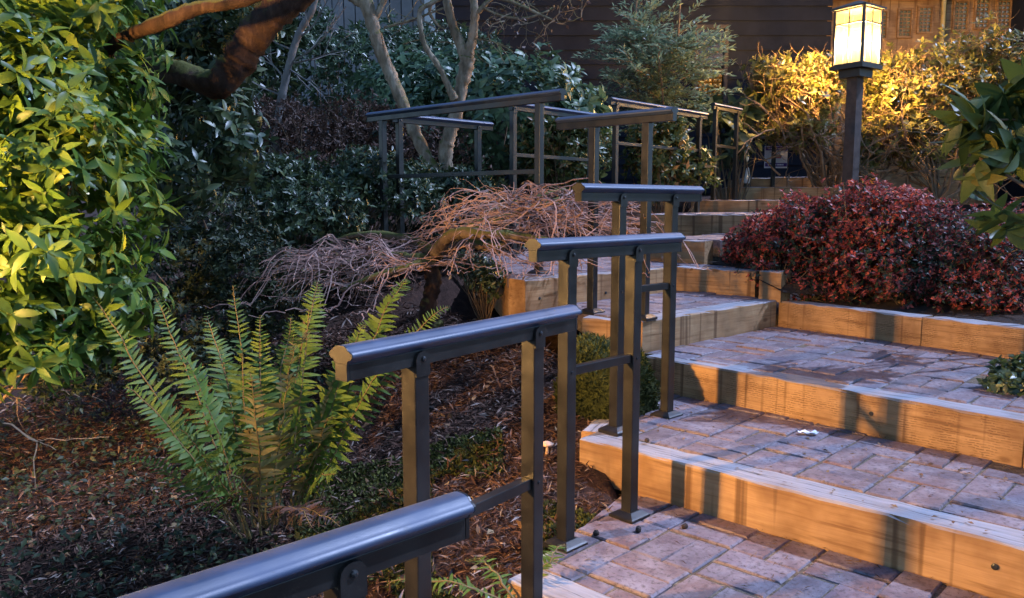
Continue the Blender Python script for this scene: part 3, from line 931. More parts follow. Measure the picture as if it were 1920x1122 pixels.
# window with amber textured glass
wx0, wx1 = by(1303, 160, YW)[0], by(1358, 160, YW)[0]
zt, zm, zb = by(1330, 48, YW)[2], by(1330, 130, YW)[2], by(1330, 200, YW)[2]
mb = MB()
fw = 0.05
for (cx, cz, hx, hz) in ((wx0, (zt + zb) / 2, fw / 2, (zt - zb) / 2), (wx1, (zt + zb) / 2, fw / 2, (zt - zb) / 2)):
    mb.box((cx, YW - 0.03, cz), X_, Y_, Z_, hx, 0.03, hz)
for z_ in (zt, zm, zb):
    mb.box(((wx0 + wx1) / 2, YW - 0.03, z_ - fw / 2), X_, Y_, Z_, (wx1 - wx0 - fw) / 2 - 0.001, 0.028, fw / 2)
win = mb.build('window', M['house_trim'], house)
mb = MB(); mb.box(((wx0 + wx1) / 2, YW - 0.012, (zt + zm) / 2), X_, Y_, Z_, (wx1 - wx0 - fw) / 2 - .002, 0.008, (zt - zm) / 2 - fw / 2 - .01); mb.build('pane', mat_plain('dark_pane', (0.02, 0.017, 0.018), 0.2, 0.6), win)
mg, tg_, bg_, og_ = new_mat('amber_glass')
bg_.inputs['Base Color'].default_value = (0.24, 0.13, 0.02, 1); bg_.inputs['Roughness'].default_value = 0.25
bg_.inputs['Emission Color'].default_value = (1.0, 0.55, 0.10, 1); bg_.inputs['Emission Strength'].default_value = 0.0
for r_ in range(7):
    for c_ in range(5):
        bw_ = (wx1 - wx0 - fw - 0.01) / 5; bh_ = (zm - zb - fw - 0.01) / 7
        cx = wx0 + fw / 2 + 0.005 + (c_ + .5) * bw_; cz = zb + 0.005 + (r_ + .5) * bh_
        mb = MB()
        h1, h2 = bw_ * .47, bh_ * .47
        ring = [[cx - h1, YW - 0.012, cz - h2], [cx + h1, YW - 0.012, cz - h2], [cx + h1, YW - 0.012, cz + h2], [cx - h1, YW - 0.012, cz + h2]]
        r2 = [[cx - h1 * .5, YW - 0.030, cz - h2 * .5], [cx + h1 * .5, YW - 0.030, cz - h2 * .5], [cx + h1 * .5, YW - 0.030, cz + h2 * .5], [cx - h1 * .5, YW - 0.030, cz + h2 * .5]]
        mb.add(ring + r2, [(4, 5, 6, 7), (0, 1, 5, 4), (1, 2, 6, 5), (2, 3, 7, 6), (3, 0, 4, 7)])
        mb.build('glass_block', mg, win)
# grey outbuilding top left
YG = 13.5
gx0, gx1 = by(150, 40, YG)[0], by(796, 40, YG)[0]
shed = thing('outbuilding', ((gx0 + gx1) / 2, YG, 1.2), 'grey building with vertical siding and a pale corner board behind the hedge', 'building')
nb_ = 30
for i in range(nb_):
    w_ = (gx1 - gx0) / nb_
    mb = MB(); mb.box((gx0 + (i + .5) * w_, YG, 3.4), X_, Y_, Z_, w_ / 2 - 0.008, 0.02 + 0.003 * rng.random(), 2.4); mb.build('siding_board', M['grey_siding'], shed)
mb = MB(); mb.box(((gx0 + gx1) / 2, YG + 0.6, 3.4), X_, Y_, Z_, (gx1 - gx0) / 2, 0.57, 2.4); mb.build('wall', M['house_wall'], shed)
mb = MB(); mb.box((gx1 + 0.09, YG - 0.0, 3.4), X_, Y_, Z_, 0.085, 0.05, 2.4); mb.build('corner_board', M['white_trim'], shed)
mb = MB(); cbx = by(828, 55, YG)[0]; mb.box((cbx, YG + 0.5, by(828, 55, YG)[2]), X_, Y_, Z_, 0.07, 0.2, 0.16); mb.build('vent_box', M['white_trim'], shed)

# ------------------------------------------------------------------ lantern posts
def lantern_post(base, top, half, height, label, watts, postw, yaw=0.5, bulb=0.37, pan=1.18):
    """square wooden post with a craftsman lantern on it"""
    r = thing('lantern_post', base, label, 'lamp post')
    b_ = np.asarray(base, float)
    ax = np.array([math.cos(yaw), math.sin(yaw), 0]); ay = np.array([-ax[1], ax[0], 0])
    mb = MB(); mb.box((b_[0], b_[1], (b_[2] + top) / 2), ax, ay, Z_, postw / 2, postw / 2, (top - b_[2]) / 2); mb.build('post', M['post_wood'], r)
    mb = MB()
    mb.box((b_[0], b_[1], top + 0.02), ax, ay, Z_, half * pan, half * pan, 0.02)
    mb.box((b_[0], b_[1], top - 0.04), ax, ay, Z_, half * 0.75, half * 0.75, 0.039)
    mb.build('base_cap', M['fixture'], r)
    z0 = top + 0.041; z1 = z0 + height
    zs = z0 + height * 0.74
    c = np.array([b_[0], b_[1], 0])
    mb = MB()
    g = half * 0.055
    for sx in (-1, 1):
        for sy in (-1, 1):
            p_ = c + sx * half * ax + sy * half * ay
            mb.box((p_[0], p_[1], (z0 + z1) / 2), ax, ay, Z_, g * 1.4, g * 1.4, height / 2)
    for (d1, d2) in ((ax, ay), (ay, ax)):
        for s_ in (-1, 1):
            p_ = c + s_ * half * d1
            mb.box((p_[0], p_[1], (z0 + z1) / 2), d1, d2, Z_, g * .6, g * .6, height / 2 - 0.004)
            for zz in (zs, z1 - g, z0 + g):
                mb.box((p_[0], p_[1], zz), d1, d2, Z_, g * .8, half - g * 1.5, g * .7)
    mb.build('lantern_frame', M['fixture'], r)
    for (d1, d2) in ((ax, ay), (ay, ax)):
        for s_ in (-1, 1):
            for h_ in (-1, 1):
                p_ = c + s_ * (half - 0.004) * d1 + h_ * half * 0.5 * d2
                mb = MB(); mb.box((p_[0], p_[1], (z0 + zs) / 2), d1, d2, Z_, 0.002, half * 0.5 - g * 1.5, (zs - z0) / 2 - g * 1.8); mb.build('glass_pane', M['pane'], r)
                mb = MB(); mb.box((p_[0], p_[1], (zs + z1) / 2), d1, d2, Z_, 0.002, half * 0.5 - g * 1.5, (z1 - zs) / 2 - g * 1.8); mb.build('glass_pane', M['pane_top'], r)
    # low hipped roof
    mb = MB()
    hr = half * 1.22
    P_ = [c + sx * hr * ax + sy * hr * ay + Z_ * z1 for sx, sy in ((-1, -1), (1, -1), (1, 1), (-1, 1))]
    P2 = [p_ + Z_ * 0.02 for p_ in P_]
    ap = [c + sx * half * .2 * ax + sy * half * .2 * ay + Z_ * (z1 + height * .16) for sx, sy in ((-1, -1), (1, -1), (1, 1), (-1, 1))]
    mb.add(P_ + P2 + ap, [(3, 2, 1, 0)] + [(i, (i + 1) % 4, 4 + (i + 1) % 4, 4 + i) for i in range(4)] + [(4 + i, 4 + (i + 1) % 4, 8 + (i + 1) % 4, 8 + i) for i in range(4)] + [(8, 9, 10, 11)])
    mb.build('roof', M['fixture'], r)
    zl = z0 + height * bulb
    mb = MB()
    rr = half * 0.30
    ring = []
    for k in range(7):
        th = math.pi * k / 6
        ring.append([c[0], c[1], zl - rr * math.cos(th)])
    mb.tube(ring, [max(0.003, rr * math.sin(math.pi * k / 6)) for k in range(7)], 10)
    mb.build('bulb', M['bulb'], r, True)
    li = bpy.data.lights.new('lantern_light', 'POINT')
    li.energy = watts
    li.color = (1.0, 0.53, 0.15)
    li.shadow_soft_size = rr * 1.15
    lo = bpy.data.objects.new('lantern_light', li)
    COL.objects.link(lo)
    lo.parent = r
    lo.location = (0, 0, zl - b_[2])
    return r
YL = 8.4
lb = by(1594, 345, YL)
ltop = by(1600, 132, YL)[2]
lantern_post((lb[0], YL, lb[2] - 0.25), ltop, 0.155, 0.55, 'lit craftsman lantern on a dark square wooden post behind the red shrubs', LAMP_RIGHT, 0.115, 0.62)
LX, LY = -1.88, 1.28
lantern_post((LX, LY, float(ground_z(np.array(LX), np.array(LY))) - 0.1), 1.02, 0.11, 0.26, 'lit lantern on a wooden post at the left edge beside the broad leaved evergreen', LAMP_LEFT, 0.12, 0.3, 0.34, 1.28)

# ------------------------------------------------------------------ handrails
PW = 0.038
def rail_profile(s=1.0):
    """bread-loaf handrail section, (side, height), closed"""
    pts = [(0.015, 0.0), (0.0165, 0.006), (0.024, 0.009), (0.0275, 0.014), (0.0265, 0.020), (0.022, 0.0235), (0.018, 0.026), (0.0135, 0.0315), (0.007, 0.034)]
    full = pts + [(-x, z) for x, z in pts[::-1]]
    return [(x * s, z * s * 0.84) for x, z in full]
def rail_section(name_label, A, B, zA, zB, ztop, ext, plate=(True, True), ear=1, mid=None, group='black metal handrail sections along the garden steps', s=1.0, mid_dir=1):
    """two posts with a flat bar and a moulded handrail on top; ear = side carrying the bolted straps"""
    A = np.array([A[0], A[1], 0.0]); B = np.array([B[0], B[1], 0.0])
    d = norm(B - A); sd = np.array([d[1], -d[0], 0.0])      # sd points to the right of the run
    r = thing('handrail', (A[0], A[1], zA), name_label, 'handrail', group)
    barh, barw = 0.030 * s, 0.030 * s
    caph = 0.0305 * s
    zbar0 = ztop - caph - barh
    pw = PW * s
    for P_, z_, pl in ((A, zA, plate[0]), (B, zB, plate[1])):
        mb = MB()
        lean = rng.normal(scale=0.004, size=2)
        hz = (zbar0 - z_) / 2
        mb.box((P_[0], P_[1], z_ + hz), d, sd, Z_, pw / 2, pw / 2, hz - 0.0005)
        po = mb.build('post', M['metal'], r)
        bev(po, 0.0025)
        # strap that runs up over the bar, rounded at its top
        mb = MB()
        y0 = ear * pw / 2; y1 = ear * (pw / 2 + 0.0035)
        prof = [(-pw / 2 * .97, -0.02)]
        for k in range(9):
            th = math.pi * k / 8
            prof.append((-pw / 2 * .97 * math.cos(th), barh * 0.42 + pw / 2 * .97 * math.sin(th) * 0.85))
        prof.append((pw / 2 * .97, -0.02))
        k = len(prof)
        Q = [P_ + d * x + sd * y0 * 0.72 + Z_ * (zbar0 + z2) for x, z2 in prof] + [P_ + d * x + sd * y1 + Z_ * (zbar0 + z2) for x, z2 in prof]
        fr = tuple(range(k, 2 * k)); bk = tuple(range(k - 1, -1, -1))
        if ear > 0: fr, bk = fr[::-1], bk[::-1]
        side = [(i, (i + 1) % k, k + (i + 1) % k, k + i) for i in range(k)]
        mb.add(Q, [fr, bk] + side)
        st = mb.build('strap', M['metal'], r)
        mb = MB()
        c0 = P_ + sd * (y1 - ear * 0.001) + Z_ * (zbar0 + barh * 0.45)
        mb.tube([c0, c0 + sd * ear * 0.004, c0 + sd * ear * 0.0055], [0.0055 * s, 0.005 * s, 0.002 * s], 8)
        mb.build('bolt', M['bolt'], st)
        if pl:
            mb = MB()
            h1 = 0.046
            prof = [(h1, 0.0), (h1, 0.012), (h1 * .9, 0.016), (pw / 2 + 0.006, 0.026), (pw / 2 + 0.0005, 0.026)]
            V4 = []
            for hh, zz in prof:
                for sx, sy in ((-1, -1), (1, -1), (1, 1), (-1, 1)):
                    V4.append(P_ + d * hh * sx + sd * hh * sy + Z_ * (z_ + zz))
            F4 = []
            for i in range(len(prof) - 1):
                for j in range(4):
                    F4.append((i * 4 + j, (i + 1) * 4 + j, (i + 1) * 4 + (j + 1) % 4, i * 4 + (j + 1) % 4))
            mb.add(V4, F4)
            mb.build('base_plate', M['metal'], r)
    a_ = A - d * ext[0]; b_ = B + d * ext[1]
    ln = np.linalg.norm(b_ - a_)
    mb = MB()
    cen = (a_ + b_) / 2 + Z_ * (zbar0 + barh / 2)
    mb.box(cen, d, sd, Z_, ln / 2 - 0.004, barw / 2, barh / 2)
    bev(mb.build('bar', M['metal'], r), 0.0015)
    pr = rail_profile(s * 1.06)
    k = len(pr)
    mb = MB()
    st_ = np.linspace(0, ln, 9)
    Q = []
    for x_ in st_:
        Q += [a_ + d * x_ + sd * px_ + Z_ * (zbar0 + barh + 0.0008 + pz_) for px_, pz_ in pr]
    F_ = [(i * k + j, (i + 1) * k + j, (i + 1) * k + (j + 1) % k, i * k + (j + 1) % k) for i in range(len(st_) - 1) for j in range(k)]
    mb.add(Q, F_)
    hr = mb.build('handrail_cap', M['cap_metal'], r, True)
    for pnt, sg in ((a_, -1), (b_, 1)):            # flat end plate of the moulding
        mb = MB()
        Q = [pnt + d * sg * 0.0 + sd * px_ * 1.02 + Z_ * (zbar0 + barh + 0.0005 + pz_ * 1.02) for px_, pz_ in pr]
        Q += [q_ + d * sg * 0.003 for q_ in Q]
        lo_ = [(-barw / 2, -barh), (barw / 2, -barh), (barw / 2, 0.0), (-barw / 2, 0.0)]
        f0 = tuple(range(k)); f1 = tuple(range(k, 2 * k))
        mb.add(Q, [f0[::-1] if sg < 0 else f0, f1 if sg > 0 else f1[::-1]][1:] + [(i, (i + 1) % k, k + (i + 1) % k, k + i) for i in range(k)])
        Q2 = [pnt + d * sg * (-0.0035) + sd * x_ + Z_ * (zbar0 + barh + z2) for x_, z2 in lo_]
        Q2 += [q_ + d * sg * 0.006 for q_ in Q2]
        mb.add(Q2, [(0, 1, 2, 3), (7, 6, 5, 4), (0, 4, 5, 1), (1, 5, 6, 2), (2, 6, 7, 3), (3, 7, 4, 0)])
        mb.build('end_plate', M['metal'], r)
    if mid is not None:
        mb = MB()
        cen = (A + B) / 2 + Z_ * mid
        mb.box(cen, d, sd, Z_, np.linalg.norm(B - A) / 2 - pw / 2 - 0.0005, 0.012 * s, 0.0125 * s)
        mr = mb.build('mid_rail', M['metal'], r)
        bev(mr, 0.0015)
        for P_ in (A, B):
            c0 = P_ + sd * ear * (pw / 2 - 0.001) + Z_ * mid
            mb = MB(); mb.tube([c0, c0 + sd * ear * 0.004], [0.005, 0.0035], 8); mb.build('bolt', M['bolt'], mr)
    return r
def bev(o, w):
    m_ = o.modifiers.new('edge', 'BEVEL')
    m_.width = w; m_.segments = 2; m_.limit_method = 'ANGLE'
rail_section('nearest handrail running out of the picture at the bottom left', (-0.455, 0.695), (-0.205, 0.930), -0.45, -0.42, 0.592, (0.16, 0.185), (False, False), 1, None)
rail_section('handrail just left of the picture centre with the fern behind its left end', (-0.185, 1.50), (0.047, 1.80), -0.18, -0.17, 0.742, (0.178, 0.160), (False, False), 1, 0.345)
rail_section('handrail whose two base plates stand on the lowest brick landing', (0.155, 2.22), (0.371, 2.433), 0.0, 0.0, 0.893, (0.138, 0.232), (True, True), 1, 0.515)
rail_section('handrail beside the moss covered rock, its posts on the second tread', (0.383, 2.873), (0.611, 3.085), 0.15, 0.15, 1.055, (0.215, 0.175), (True, True), 1, 0.672)
rail_section('handrail across the narrow step, level with the bare maple top', (0.394, 3.906), (0.615, 3.70), 0.45, 0.45, by(1160, 210, 3.8)[2], (0.22, 0.14), (True, True), -1, None)
gz = by(1005, 172, 4.39)[2]
rail_section('longest handrail on the upper landing in front of the pale tree trunks', (-0.842, 5.30), (0.147, 4.391), 0.50, 0.60, gz, (0.14, 0.16), (False, True), -1, by(1000, 322, 4.42)[2])
hz_ = by(820, 219, 5.55)[2]
rail_section('handrail with warm lit posts behind the longest handrail', (-0.742, 5.36), (-0.245, 5.84), 0.55, 0.55, hz_, (0.06, 0.13), (False, False), 1, None)
rail_section('handrail farther back between the laurel hedge and the narrow step', (0.008, 5.72), (0.62, 6.40), 0.6, 0.6, by(962, 191, 5.72)[2], (0.03, 0.10), (False, False), 1, by(1030, 295, 6.0)[2])
rail_section('handrail in front of the feathery leaved tall shrub', (0.82, 6.45), (1.70, 7.40), 0.75, 0.85, by(1153, 184, 6.45)[2], (0.08, 0.12), (False, False), 1, by(1180, 276, 6.9)[2])
rail_section('short handrail near the large dark leaves by the upper steps', (1.995, 8.0), (2.30, 8.35), 0.95, 0.98, by(1330, 194, 8.0)[2], (0.06, 0.08), (False, False), 1, by(1350, 276, 8.2)[2])
rail_section('farthest handrail left of the white sign', (2.77, 9.45), (3.08, 9.55), 1.05, 1.1, by(1420, 256, 9.5)[2], (0.05, 0.05), (False, False), 1, None)

# ------------------------------------------------------------------ small sign and spotlight near the entrance
sg = by(1455, 295, 9.75)
sgn = thing('yard_sign', (sg[0], 9.75, by(1455, 335, 9.75)[2]), 'small white yard sign with purple bands on a stake at the top of the steps', 'sign')
sw = 21 * 9.75 / FPX; sh = 20 * 9.75 / FPX
mb = MB(); mb.box(sg, X_, Y_, Z_, sw, 0.006, sh); brd = mb.build('board', M['sign_white'], sgn)
for zc, hh in ((sh * 0.78, sh * 0.17), (-sh * 0.70, sh * 0.16)):
    mb = MB(); mb.box(sg + np.array([0, -0.009, zc]), X_, Y_, Z_, sw * 0.96, 0.002, hh); mb.build('band', M['sign_purple'], brd)
for k in range(7):                                # pale lettering too small to read on the bands
    for zc in (sh * 0.78, -sh * 0.70):
        mb = MB(); mb.box(sg + np.array([-sw * .66 + k * sw * .21, -0.012, zc]), X_, Y_, Z_, sw * (.05 + .03 * (k % 3)), 0.001, sh * 0.06); mb.build('lettering', M['sign_white'], brd)
mb = MB(); mb.box(sg + np.array([sw * .15, -0.009, sh * 0.05]), X_, Y_, Z_, sw * 0.28, 0.002, sh * 0.16); mb.build('emblem', M['sign_red'], brd)
mb = MB(); mb.box((sg[0] - 0.01, 9.765, (sg[2] - sh + by(1455, 340, 9.75)[2]) / 2), X_, Y_, Z_, 0.012, 0.006, (sg[2] - sh - by(1455, 340, 9.75)[2]) / 2 + .05); mb.build('stake', M['white_trim'], sgn)
sp = by(1401, 345, 9.3)
spt = thing('path_light', sp, 'small pale cone shaped path light at the left end of the upper steps', 'light')
mb = MB(); mb.tube([sp, sp + Z_ * .02, sp + Z_ * .17, sp + Z_ * .19], [0.03, 0.042, 0.018, 0.006], 12); mb.build('shade', M['white_trim'], spt, True)
mb = MB(); mb.tube([sp - Z_ * .06, sp + Z_ * .005], [0.045, 0.045], 12); mb.build('base', M['fixture'], spt)

# ------------------------------------------------------------------ trees
def polyline(pts, n=10):
    """smooth curve through a few points (Catmull-Rom)"""
    P_ = np.asarray(pts, float)
    P_ = np.concatenate([2 * P_[:1] - P_[1:2], P_, 2 * P_[-1:] - P_[-2:-1]])
    out = []
    for i in range(1, len(P_) - 2):
        for t_ in np.linspace(0, 1, n, endpoint=False):
            a_, b_, c_, d_ = P_[i - 1], P_[i], P_[i + 1], P_[i + 2]
            out.append(0.5 * ((2 * b_) + (-a_ + c_) * t_ + (2 * a_ - 5 * b_ + 4 * c_ - d_) * t_ ** 2 + (-a_ + 3 * b_ - 3 * c_ + d_) * t_ ** 3))
    out.append(P_[-2])
    return np.array(out)
def limb(pix, Y, rad, sides=9, n=8, rough=0.08):
    """trunk or limb through photograph points; pix = [(px, py, dY)], rad in metres"""
    pts = np.array([by(p[0], p[1], Y + (p[2] if len(p) > 2 else 0)) for p in pix])
    pl = polyline(pts, n)
    r_ = np.interp(np.linspace(0, 1, len(pl)), np.linspace(0, 1, len(rad)), rad)
    r_ = r_ * (1 + rough * rng.normal(size=len(pl)))
    return pl, r_
def twig_spray(mb, start, dr, length, r0, depth, spread=0.5, droop=0.0, segs=6, wig=0.18, kids=3, sides=3, flat=1.0, top=None):
    """wriggling twig with side twigs"""
    p = np.array(start, float); d = norm(dr)
    pts = [p.copy()]
    for i in range(segs):
        d = norm(d + rng.normal(scale=wig, size=3) * np.array([1, 1, flat]) + np.array([0, 0, -droop * (0.4 + i / segs)]))
        p = p + d * length / segs
        pts.append(p.copy())
    pts = np.array(pts)
    if top is not None:
        pts[:, 2] = np.minimum(pts[:, 2], top(pts) + abs(rng.normal(scale=0.035)) * np.linspace(0.3, 1, len(pts)))
        pts[:, 2] = np.maximum(pts[:, 2], np.where(pts[:, 0] < -0.5, 0.50, 0.665) + 0.03 * rng.random(len(pts)))
    mb.tube(pts, np.linspace(r0, r0 * 0.45, len(pts)), sides, False)
    ends = [(pts[-1], d)]
    if depth > 0:
        for k in range(kids):
            i = rng.integers(max(1, segs // 3), segs + 1)
            d2 = norm(norm(pts[i] - pts[i - 1]) + rng.normal(scale=spread, size=3) * np.array([1, 1, flat]))
            ends += twig_spray(mb, pts[i], d2, length * rng.uniform(0.45, 0.75), r0 * 0.6, depth - 1, spread, droop, max(3, segs - 1), wig, kids, sides, flat, top)
    return ends

# leaning trunk, top left
T = thing('rhododendron_tree', by(150, 560, 4.2), 'old leaning tree with thick bent red brown trunk, mossy on top', 'tree')
pl, r_ = limb([(215, 150, 0.35), (285, 128, 0.2), (345, 142, 0.05), (405, 158, 0), (438, 128, 0), (462, 85, 0), (500, 40, 0), (545, -5, 0), (600, -60, 0)], 3.35, [0.044, 0.047, 0.050, 0.058, 0.066, 0.068, 0.067, 0.066, 0.066], 14, 8, 0.04)
mb = MB(); mb.tube(pl, r_, 14, True, 0.10)
pl2, r2 = limb([(215, 150, 0.35), (150, 260, 0.5), (120, 420, 0.6), (140, 600, 0.6)], 2.85, [0.045, 0.05, 0.06, 0.07], 10, 8, 0.04)
mb.tube(pl2, r2, 10)
mb.build('trunk', M['big_bark'], T, True)
mb = MB()
pl, r_ = limb([(252, 62, 0.1), (310, 40, 0), (370, 16, 0), (450, 4, 0), (520, -20, 0)], 2.8, [0.024, 0.026, 0.024, 0.02, 0.016], 8)
mb.tube(pl, r_, 8)
pl, r_ = limb([(252, 62, 0.1), (200, 95, 0.3), (215, 150, 0.4)], 2.8, [0.024, 0.028, 0.034], 8)
mb.tube(pl, r_, 8)
mb.build('branch', M['big_bark'], T, True)
# moss tufts along the upper side of the trunk
pl, r_ = limb([(438, 118, 0), (462, 75, 0), (500, 30, 0), (545, -15, 0)], 3.35, [0.058, 0.068, 0.067, 0.066])
k = rng.integers(0, len(pl), 600)
off = norm(rng.normal(size=(600, 3)) * 0.6 + np.array([-0.6, -0.3, 0.9])) 
leaf_mesh('moss', pl[k] + off * (r_[k] * 1.0)[:, None] + rng.normal(scale=0.006, size=(600, 3)), off + rng.normal(scale=0.5, size=(600, 3)), norm(rng.normal(size=(600, 3))), rng.uniform(0.006, 0.015, 600), leaf_simple(0.4), rng.random(600) * 0.4, M['moss_tuft'], T, 'stuff')
tips, dirs = crown_tips([ell(400, 250, 3.75, 95, 105, 0.22), ell(340, 130, 3.85, 130, 100, 0.25), ell(445, 290, 3.7, 60, 80, 0.2), ell(310, 330, 3.5, 100, 110, 0.22), ell(440, 40, 3.9, 80, 60, 0.25), ell(260, 40, 3.9, 110, 80, 0.3)], 640, 0.5, -0.1)
P, D, Un, S = whorls(tips, dirs, 7, 0.068, (50, 110), 0.4, 0.6, -0.1)
leaf_mesh('crown', P, D, Un, S, leaf_fine(0.34, 0.35, 0.2), rng.random(len(P)), M['dark_leaf'], T, None, True)

# pale tree with several trunks behind the long handrail
T = thing('bare_tree', by(840, 372, 6.3), 'pale barked leafless tree with forked trunks behind the long handrail', 'tree')
YB = 6.3
for nm, pix, rad in (('trunk', [(838, 395), (843, 350), (835, 295), (842, 255), (857, 205), (868, 150), (877, 108)], [0.075, 0.06, 0.058, 0.055, 0.05, 0.052, 0.056]),
                     ('trunk', [(832, 390, 0.05), (815, 330), (795, 285), (776, 245), (758, 200), (736, 150), (716, 100), (702, 60), (690, 15), (676, -40)], [0.07, 0.055, 0.048, 0.05, 0.046, 0.05, 0.05, 0.048, 0.055, 0.05]),
                     ('limb', [(873, 112), (862, 80), (848, 45), (838, 5), (828, -50)], [0.045, 0.038, 0.034, 0.032, 0.028]),
                     ('limb', [(877, 112), (885, 75), (890, 35), (888, -10), (895, -60)], [0.045, 0.036, 0.034, 0.03, 0.028]),
                     ('limb', [(852, 186, -0.05), (842, 165, -0.08), (826, 130, -0.1), (800, 92, -0.1), (790, 60, -0.1), (787, 22, -0.1), (806, 8, -0.1), (835, -6, -0.1)], [0.034, 0.026, 0.022, 0.02, 0.019, 0.018, 0.017, 0.014]),
                     ('limb', [(690, 15), (668, 2), (640, -18)], [0.036, 0.03, 0.026]),
                     ('limb', [(700, 40), (715, 12), (730, -25)], [0.03, 0.026, 0.024]),
                     ('limb', [(888, 30), (905, 14), (925, -6), (960, -30)], [0.024, 0.02, 0.016, 0.012]),
                     ('limb', [(925, -6), (960, 4), (1000, 22), (1040, 40)], [0.012, 0.014, 0.012, 0.008]),
                     ('limb', [(905, 14), (940, 30), (985, 34), (1030, 20)], [0.012, 0.012, 0.010, 0.006]),
                     ('limb', [(810, 2), (806, 25), (822, 48), (835, 55)], [0.014, 0.012, 0.010, 0.006]),
                     ('limb', [(720, 52), (780, 35), (840, 12)], [0.008, 0.008, 0.007])):
    pl, r_ = limb(pix, YB, rad, 9, 8, 0.07)
    mb = MB(); mb.tube(pl, r_, 10 if rad[0] > 0.03 else 6, True, 0.06); mb.build(nm, M['pale_bark'], T, True)
mb = MB()
ends = []
for k in range(26):
    st = by(rng.uniform(930, 1050), rng.uniform(-25, 45), 6.3 + rng.normal(scale=0.15))
    ends += twig_spray(mb, st, norm(rng.normal(size=3) * np.array([1, .5, .7])), 0.22, 0.005, 2, 0.8, 0.0, 5, 0.35, 2)
for k in range(8):
    st = by(rng.uniform(690, 900), rng.uniform(-10, 90), 6.3)
    twig_spray(mb, st, norm(rng.normal(size=3)), 0.4, 0.006, 1, 0.5, -0.05, 6, 0.2, 2)
mb.build('twigs', M['pale_bark'], T, False, 'stuff')
E_ = np.array([e_[0] for e_ in ends]); k = len(E_)
leaf_mesh('dry_leaves', E_, rng.normal(size=(k, 3)) + np.array([0, 0, -.4]), rng.normal(size=(k, 3)), rng.uniform(0.02, 0.045, k), leaf_simple(0.6), rng.random(k), M['brown_leaf'], T)

# thin grey tree left of it
T = thing('bare_tree', by(525, 225, 6.8), 'thin grey leafless tree beside the leaning trunk', 'tree')
pl, r_ = limb([(510, 330), (520, 230), (532, 165), (545, 110), (562, 60), (585, 20), (600, -30)], 6.8, [0.04, 0.036, 0.032, 0.03, 0.03, 0.026, 0.02])
mb = MB(); mb.tube(pl, r_, 8); mb.build('trunk', M['grey_bark'], T, True)
mb = MB()
for px, py, qx, qy in ((540, 120, 680, 55), (560, 70, 640, 20), (536, 150, 480, 90), (540, 130, 590, 150), (548, 118, 630, 110), (530, 180, 470, 150), (575, 40, 560, -20), (550, 95, 500, 60)):
    a_, b_ = by(px, py, 6.8), by(qx, qy, 6.7)
    twig_spray(mb, a_, b_ - a_, np.linalg.norm(b_ - a_), 0.010, 2, 0.5, 0.0, 7, 0.10, 3)
mb.build('branches', M['grey_bark'], T)

# weeping laceleaf maple, bare
mt = by(802, 690, 4.15)
T = thing('weeping_maple', mt, 'leafless weeping laceleaf maple with tangled pinkish twigs and mossy limbs', 'tree')
YM = 4.15
pl, r_ = limb([(806, 700), (812, 660), (822, 625), (800, 595), (806, 560), (812, 530), (806, 500), (815, 470)], YM, [0.05, 0.042, 0.05, 0.046, 0.04, 0.044, 0.04, 0.038], 10, 7, 0.06)
mb = MB(); mb.tube(pl, r_, 10, True, 0.12); mb.build('trunk', M['big_bark'], T, True)
limbs = []
for pix, rad in (([(812, 480), (850, 448), (900, 430), (960, 405), (1020, 385), (1075, 380)], [0.030, 0.028, 0.022, 0.018, 0.014, 0.008]),
                 ([(815, 475), (865, 455), (905, 462), (935, 466), (950, 445), (945, 420)], [0.028, 0.026, 0.022, 0.02, 0.016, 0.010]),
                 ([(806, 490), (760, 482), (700, 480), (640, 500), (590, 520)], [0.026, 0.022, 0.018, 0.014, 0.008]),
                 ([(812, 475, .1), (770, 450, .2), (700, 440, .3), (650, 445, .35), (600, 470, .4)], [0.024, 0.02, 0.016, 0.012, 0.007]),
                 ([(815, 475, -.1), (850, 440, -.25), (920, 440, -.4), (1000, 448, -.45), (1080, 462, -.5), (1150, 478, -.5)], [0.026, 0.022, 0.02, 0.016, 0.012, 0.008]),
                 ([(860, 445, 0), (930, 395, .1), (1000, 372, .15), (1060, 355, .2)], [0.022, 0.018, 0.014, 0.008]),
                 ([(815, 480, .2), (870, 430, .5), (950, 400, .8), (1050, 372, .9)], [0.024, 0.02, 0.014, 0.008]),
                 ([(808, 490, -.1), (770, 500, -.3), (700, 520, -.4), (640, 545, -.4)], [0.02, 0.016, 0.012, 0.007])):
    pl, r_ = limb(pix, YM, rad, 8, 8, 0.09)
    r_ = r_ * 1.25
    mb = MB(); mb.tube(pl, r_, 8, True, 0.08); mb.build('limb', M['limb'], T, True)
    limbs.append(pl)
mb = MB(); ends = []
right_dome = (by(1015, 432, 4.05), np.array([0.55, 0.45, 0.215]))
left_dome = (by(670, 505, 4.15), np.array([0.42, 0.40, 0.155]))
def umbrella(p):
    z = np.full(len(p), -9.0)
    for c_, r_ in (right_dome, left_dome):
        q = ((p[:, :2] - c_[:2]) / (r_[:2] * 1.18)) ** 2
        s_ = 1 - q.sum(1)
        z = np.maximum(z, np.where(s_ > 0, c_[2] + r_[2] * 1.05 * np.sqrt(np.maximum(s_, 0)), c_[2] - 0.35 * (-s_)))
    return z - 0.02 + 0.045 * np.sin(11 * p[:, 0] + 1) * np.sin(9 * p[:, 1]) + 0.02 * np.sin(29 * p[:, 0] + 7 * p[:, 1])
